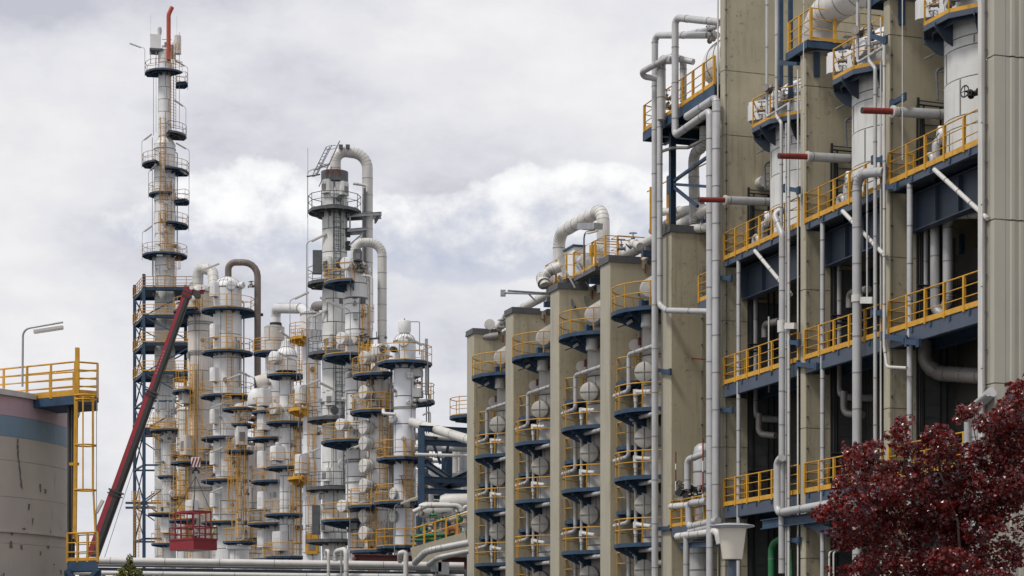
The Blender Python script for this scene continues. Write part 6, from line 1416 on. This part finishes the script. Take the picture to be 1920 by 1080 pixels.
    b = MB(); b.ibeam(Vector((0,0,0)), WP(1345, 1018, -.3)-WP(1275, 1024, -.3), .2, .25, M_BLUE); b.build('steel_beam', None, WP(1275, 1024, -.3), label='short blue beam under the mottled pipe low at the twin risers', cat='beam')
    for k in range(14):
        x, y = 1274+rnd.random()*46, 905+rnd.random()*32
        tag(obj('valve', valve_mesh([.7, .9, 1.1][k%3], [M_BRASS, M_GALV, M_BLACK][k%3]), None, WP(x, y, rnd.uniform(.0,.8)), (R(rnd.choice((0,90))), 0, rnd.random()*6)), ORD[k]+' valve of the cluster packed on the low deck by the small vessel', 'valve', 'valves packed on the low deck')
    for k, (x, y0, y1) in enumerate(((1267, 920, 848), (1318, 960, 828))):
        b = MB(); L_ = (y0-y1)/F*82; b.cyl((0,0,0), (0,0,L_), .028, M_WHITE, 6); b.cyl((0,0,L_*.25), (0,0,L_*.55), .032, M_RED, 6); b.cyl((0,0,L_*.7), (0,0,L_), .032, M_RED, 6); b.build('marker_pole', None, WP(x, y0, -.2), label='thin red and white pole %s the small vessel' % ('left of' if k == 0 else 'in front of'), cat='pole')
    # ---- odds and ends under the near bays
    free_pipe('green pipe with a round bend deep under the third bay from the right', [WP(1470, 1008, 1.2), WP(1447, 1020, 1.0), WP(1447, 1300, 1.0)], .15, M_GREEN, 'green pipes under the bays', .4)
    free_pipe('green pipe beside the thick slim pipe under the third bay', [WP(1484, 1030, .5), WP(1484, 1300, .5)], .06, M_GREEN, 'green pipes under the bays')
    for k, x in enumerate((1555, 1563)): free_pipe('%s of two thin hooked pipes low under the second bay' % ('left', 'right')[k], [WP(x, 1300, .1), WP(x, 1036, .1), WP(x+14, 1030, .5)], .035, M_PIPEW, 'thin hooked pipes', .12, n=8)
    bx = MB(); bx.box((0,0,0), (.7,.3,.9), M_GALV); bx.box((0,-.16,.1), (.4,.03,.3), M_DKSTEEL); bx.build('cabinet', None, WP(1438, 840, 2.3), BROT, label='grey instrument cabinet in the shade under the pipe elbow', cat='cabinet')
bays()
# ------------------------------------------------------------ ground, maple, small tree, street lamp
def leafmat(name, a, b, rough=.28, spec=.6, trans=None):
    m = bpy.data.materials.new(name); m.use_nodes = True; t = m.node_tree; p = t.nodes['Principled BSDF']
    ge = N(t, 'ShaderNodeNewGeometry'); c = ramp(t, ge.outputs['Random Per Island'], [(0, a), (.45, tuple((x+y)/2 for x, y in zip(a, b))), (.8, b), (1.0, tuple(min(1, x*1.9) for x in b))])
    lk(t, c, p.inputs['Base Color']); p.inputs['Roughness'].default_value = rough; p.inputs['Specular IOR Level'].default_value = spec
    if trans:
        tr = N(t, 'ShaderNodeBsdfTranslucent'); lk(t, mixc(t, ramp(t, ge.outputs['Random Per Island'], [(0, 0.0), (1, 1.0)]), tuple(k*.25 for k in trans), trans), tr.inputs[0])
        mx = N(t, 'ShaderNodeMixShader'); mx.inputs[0].default_value = .25; out = t.nodes['Material Output']
        lk(t, p.outputs[0], mx.inputs[1]); lk(t, tr.outputs[0], mx.inputs[2]); lk(t, mx.outputs[0], out.inputs[0])
    return m
M_MAPLE = leafmat('maple_leaf', (.013, .004, .006), (.125, .010, .009), .25, .7, (.58, .032, .016))
M_YLEAF = leafmat('yellow_green_leaf', (.05, .07, .015), (.16, .15, .03), .5, .3)
M_BARK = mat('bark', (.06, .045, .04), .9, 0, .3, 5, bump=.5)
def leafcloud(name, parent, m, clumps, size, rr, star=True):
    V = []; Fc = []
    pr = [(0,-.1),(.16,.0),(.5,-.02),(.36,.24),(.55,.5),(.24,.48),(.0,1.0)] if star else [(0,0),(.25,.35),(.2,.7),(0,1.0)]
    prof = pr + [(-x, y) for x, y in pr[::-1][1:-1]]; n = len(prof)
    for (c, r, cnt) in clumps:
        for i in range(cnt):
            while True:
                q = Vector((rr.uniform(-1,1), rr.uniform(-1,1), rr.uniform(-1,1)))
                if q.length < 1: break
            d = q.normalized()*(q.length**.55); p = c + Vector((d.x*r.x, d.y*r.y, d.z*r.z))
            nrm = (Vector((rr.gauss(0,.75), rr.gauss(0,.75)-.15, rr.gauss(.7,.6)))+d*.5).normalized()
            tx = nrm.cross(Vector((rr.uniform(-1,1), rr.uniform(-1,1), rr.uniform(-1,1)))).normalized(); ty = nrm.cross(tx)
            s = size*rr.uniform(.6, 1.25); b = len(V)
            for (x, y) in prof: V.append(p + tx*(x*s) + ty*((y-.4)*s) - nrm*(abs(x)*s*.35))
            Fc.append(tuple(range(b, b+n)))
    me = bpy.data.meshes.new(name); me.from_pydata([tuple(v) for v in V], [], Fc); me.materials.append(m)
    o = obj(name, me, parent, kind='stuff'); return o
def nature():
    b = MB(); b.add([(-3000,-300,0),(3000,-300,0),(3000,5000,0),(-3000,5000,0)], [(0,1,2,3)], mat('asphalt_yard', (.10,.10,.098), .9, 0, .2, .3)); b.build('ground', None, kind='structure')
    rr = random.Random(11)
    # crimson maple: skyline of the crown read off the photograph as twigs of different heights
    Ym = 41.0; s = Ym/F
    t = thing('maple_tree', 'dark crimson-leaved maple tree filling the lower right corner', 'tree', P(1790, HOR, Ym)*1); t.location.z = 0; o = t.location
    def g(x, y, d=0): return P(x, y, Ym)-o+Vector((0, d, 0))
    clumps = []
    def cl(x, y, rx, ry, n, d=None, rd=.7):
        clumps.append((g(x, y, rr.uniform(-.9, .9) if d is None else d), Vector((rx*s, rd, ry*s)), n))
    # upper twigs
    for (x, y, rx, ry, n) in ((1690,835,14,22,160),(1684,805,9,14,70),(1640,845,12,26,150),(1603,862,14,22,110),(1592,848,8,10,30),(1712,845,14,14,90),(1760,840,26,26,380),(1745,815,14,14,110),(1770,812,10,10,60),(1650,880,40,24,420),(1585,868,18,22,150),
                              (1583,905,20,26,170),(1640,925,50,32,700),(1560,955,22,16,170),(1545,965,16,9,70),(1590,960,40,30,420),(1700,890,45,36,750),(1760,880,40,38,700),(1800,890,22,26,260),(1825,860,26,34,380),(1815,905,16,18,120),
                              (1830,800,22,18,220),(1815,775,12,8,40),(1855,795,24,24,300),(1880,775,26,28,360),(1905,745,20,28,260),(1916,722,10,18,80),(1890,830,40,40,800),(1860,850,40,36,560),(1910,800,26,50,500),(1935,770,30,60,500),
                              (1700,950,70,38,1200),(1620,990,52,30,560),(1760,960,60,44,1200),(1830,930,50,44,1100),(1890,900,50,50,1100),(1925,880,40,70,900),(1680,1005,60,32,620),(1600,1010,34,22,200),
                              (1760,1010,60,34,800),(1640,1055,46,22,380),(1610,1068,26,14,130),(1700,1060,50,26,600),(1760,1060,60,32,900),(1820,1040,46,44,700),(1830,990,40,30,420),(1875,950,40,28,420),(1905,935,34,26,260),(1890,1040,46,38,700),(1930,1010,40,50,380),(1800,1090,90,26,900),(1700,1100,90,26,700),(1900,1100,60,26,500),(1860,975,26,16,120)):
        cl(x, y, rx, ry, int(n*1.05))
    for (x, y) in ((1690,800),(1683,815),(1695,790),(1640,832),(1605,848),(1590,842),(1652,838),(1712,838),(1560,948),(1548,960),(1537,966),(1575,905),(1568,930),(1757,808),(1768,812),(1738,818),(1815,765),(1808,772),(1822,770),(1918,715),(1912,728),(1900,742),(1573,1000),(1560,985),(1596,1075),(1604,1062),(1650,1008),(1862,985),(1790,850)):
        for q in range(9): cl(x+rr.uniform(-11, 11), y+rr.uniform(-12, 12), rr.uniform(3, 7), rr.uniform(3, 8), rr.randint(5, 12), rd=.15)
    for k in range(60):                                             # loose sprays that break up the outline
        x = rr.uniform(1560, 1915); top = 820 + (60 if x < 1600 else 0) - (60 if x > 1840 else 0)
        cl(x, rr.uniform(top, 1080), rr.uniform(6, 16), rr.uniform(5, 14), rr.randint(14, 50), rd=.3)
    leafcloud('foliage', t, M_MAPLE, clumps, .090, rr)
    b = MB(); b.tube([g(1795, 1257, 0), g(1792, 1180, 0), g(1800, 1110, 0)], .16, M_BARK, 12); b.build('trunk', t)
    for (pts, r) in (([(1800,1120),(1765,1040),(1735,960),(1700,880),(1690,820)], .06), ([(1800,1120),(1820,1020),(1850,930),(1885,840),(1905,750)], .07), ([(1795,1130),(1720,1060),(1640,985),(1570,955)], .05), ([(1800,1100),(1790,980),(1765,880),(1755,825)], .05), ([(1850,930),(1835,860),(1822,790)], .03), ([(1735,960),(1670,900),(1640,850)], .03), ([(1720,1060),(1660,1030),(1610,1010)], .025), ([(1820,1020),(1890,975),(1940,960)], .035), ([(1850,930),(1900,950),(1930,990)],.02), ([(1700,1040),(1670,1030),(1655,1036)],.015)):
        b = MB(); n = len(pts)
        P3 = [g(x, y, rr.uniform(-.3,.3)) for x, y in pts]
        for i in range(n-1): b.tube([P3[i], P3[i+1]], r*.6*(1-.75*i/(n-1)), M_BARK, 7)
        b.build('limb', t)
    # little tree bottom left
    Yt = 60.0; t = thing('young_tree', 'top of a small yellow-green tree in front of the low pipe rack at lower left', 'tree', P(243, HOR, Yt)*1); t.location.z = 0; o = t.location
    def g(x, y, d=0): return P(x, y, Yt)-o+Vector((0, d, 0))
    cl2 = []
    for (x, y, rx, ry, n) in ((243,1048,5,10,60),(243,1062,12,9,120),(236,1070,16,8,140),(252,1074,16,9,150),(240,1084,26,9,240),(222,1080,10,6,50),(262,1082,9,8,50)): cl2.append((g(x, y), Vector((rx*Yt/F, .3, ry*Yt/F)), n))
    leafcloud('foliage', t, M_YLEAF, cl2, .12, rr, False)
    b = MB(); b.tube([g(243,1244), g(243,1050)], .05, M_BARK, 7); b.build('trunk', t)
    # conical street lamp in front of the building
    Yl = 27.0; l = thing('street_lamp', 'cream cone-shaped lamp with a wide flat hat on a blue post, low right of centre', 'lamp', P(1373, HOR, Yl)*1); l.location.z = 0; zf = lambda y: EYE+(HOR-y)/F*Yl; q = Yl/F
    b = MB(); b.lathe([(17.5*q, zf(1049)), (19*q, zf(1046)), (26*q, zf(992)), (27*q, zf(990.5)), (0, zf(990.5))], mat('lamp_glass_cream', (.80,.74,.64), .35, 0, .03), 40); b.build('lamp_shade', l)
    b = MB(); b.lathe([(26*q, zf(991.5)), (41.5*q, zf(988)), (42.5*q, zf(986.3)), (41*q, zf(985.2)), (22*q, zf(981.5)), (4*q, zf(980.5)), (0, zf(980.3))], mat('lamp_hat', (.42,.45,.50), .2, .6, .05), 48); b.build('hat', l)
    b = MB(); b.lathe([(0, zf(1048)), (17*q, zf(1048)), (17*q, zf(1050.5)), (0, zf(1050.5))], M_BLACK, 24); b.build('base_ring', l)
    b = MB(); b.cyl((0,0,0), (0,0,zf(1050)), 8*q, M_BLUE2, 20); b.build('post', l)
nature()
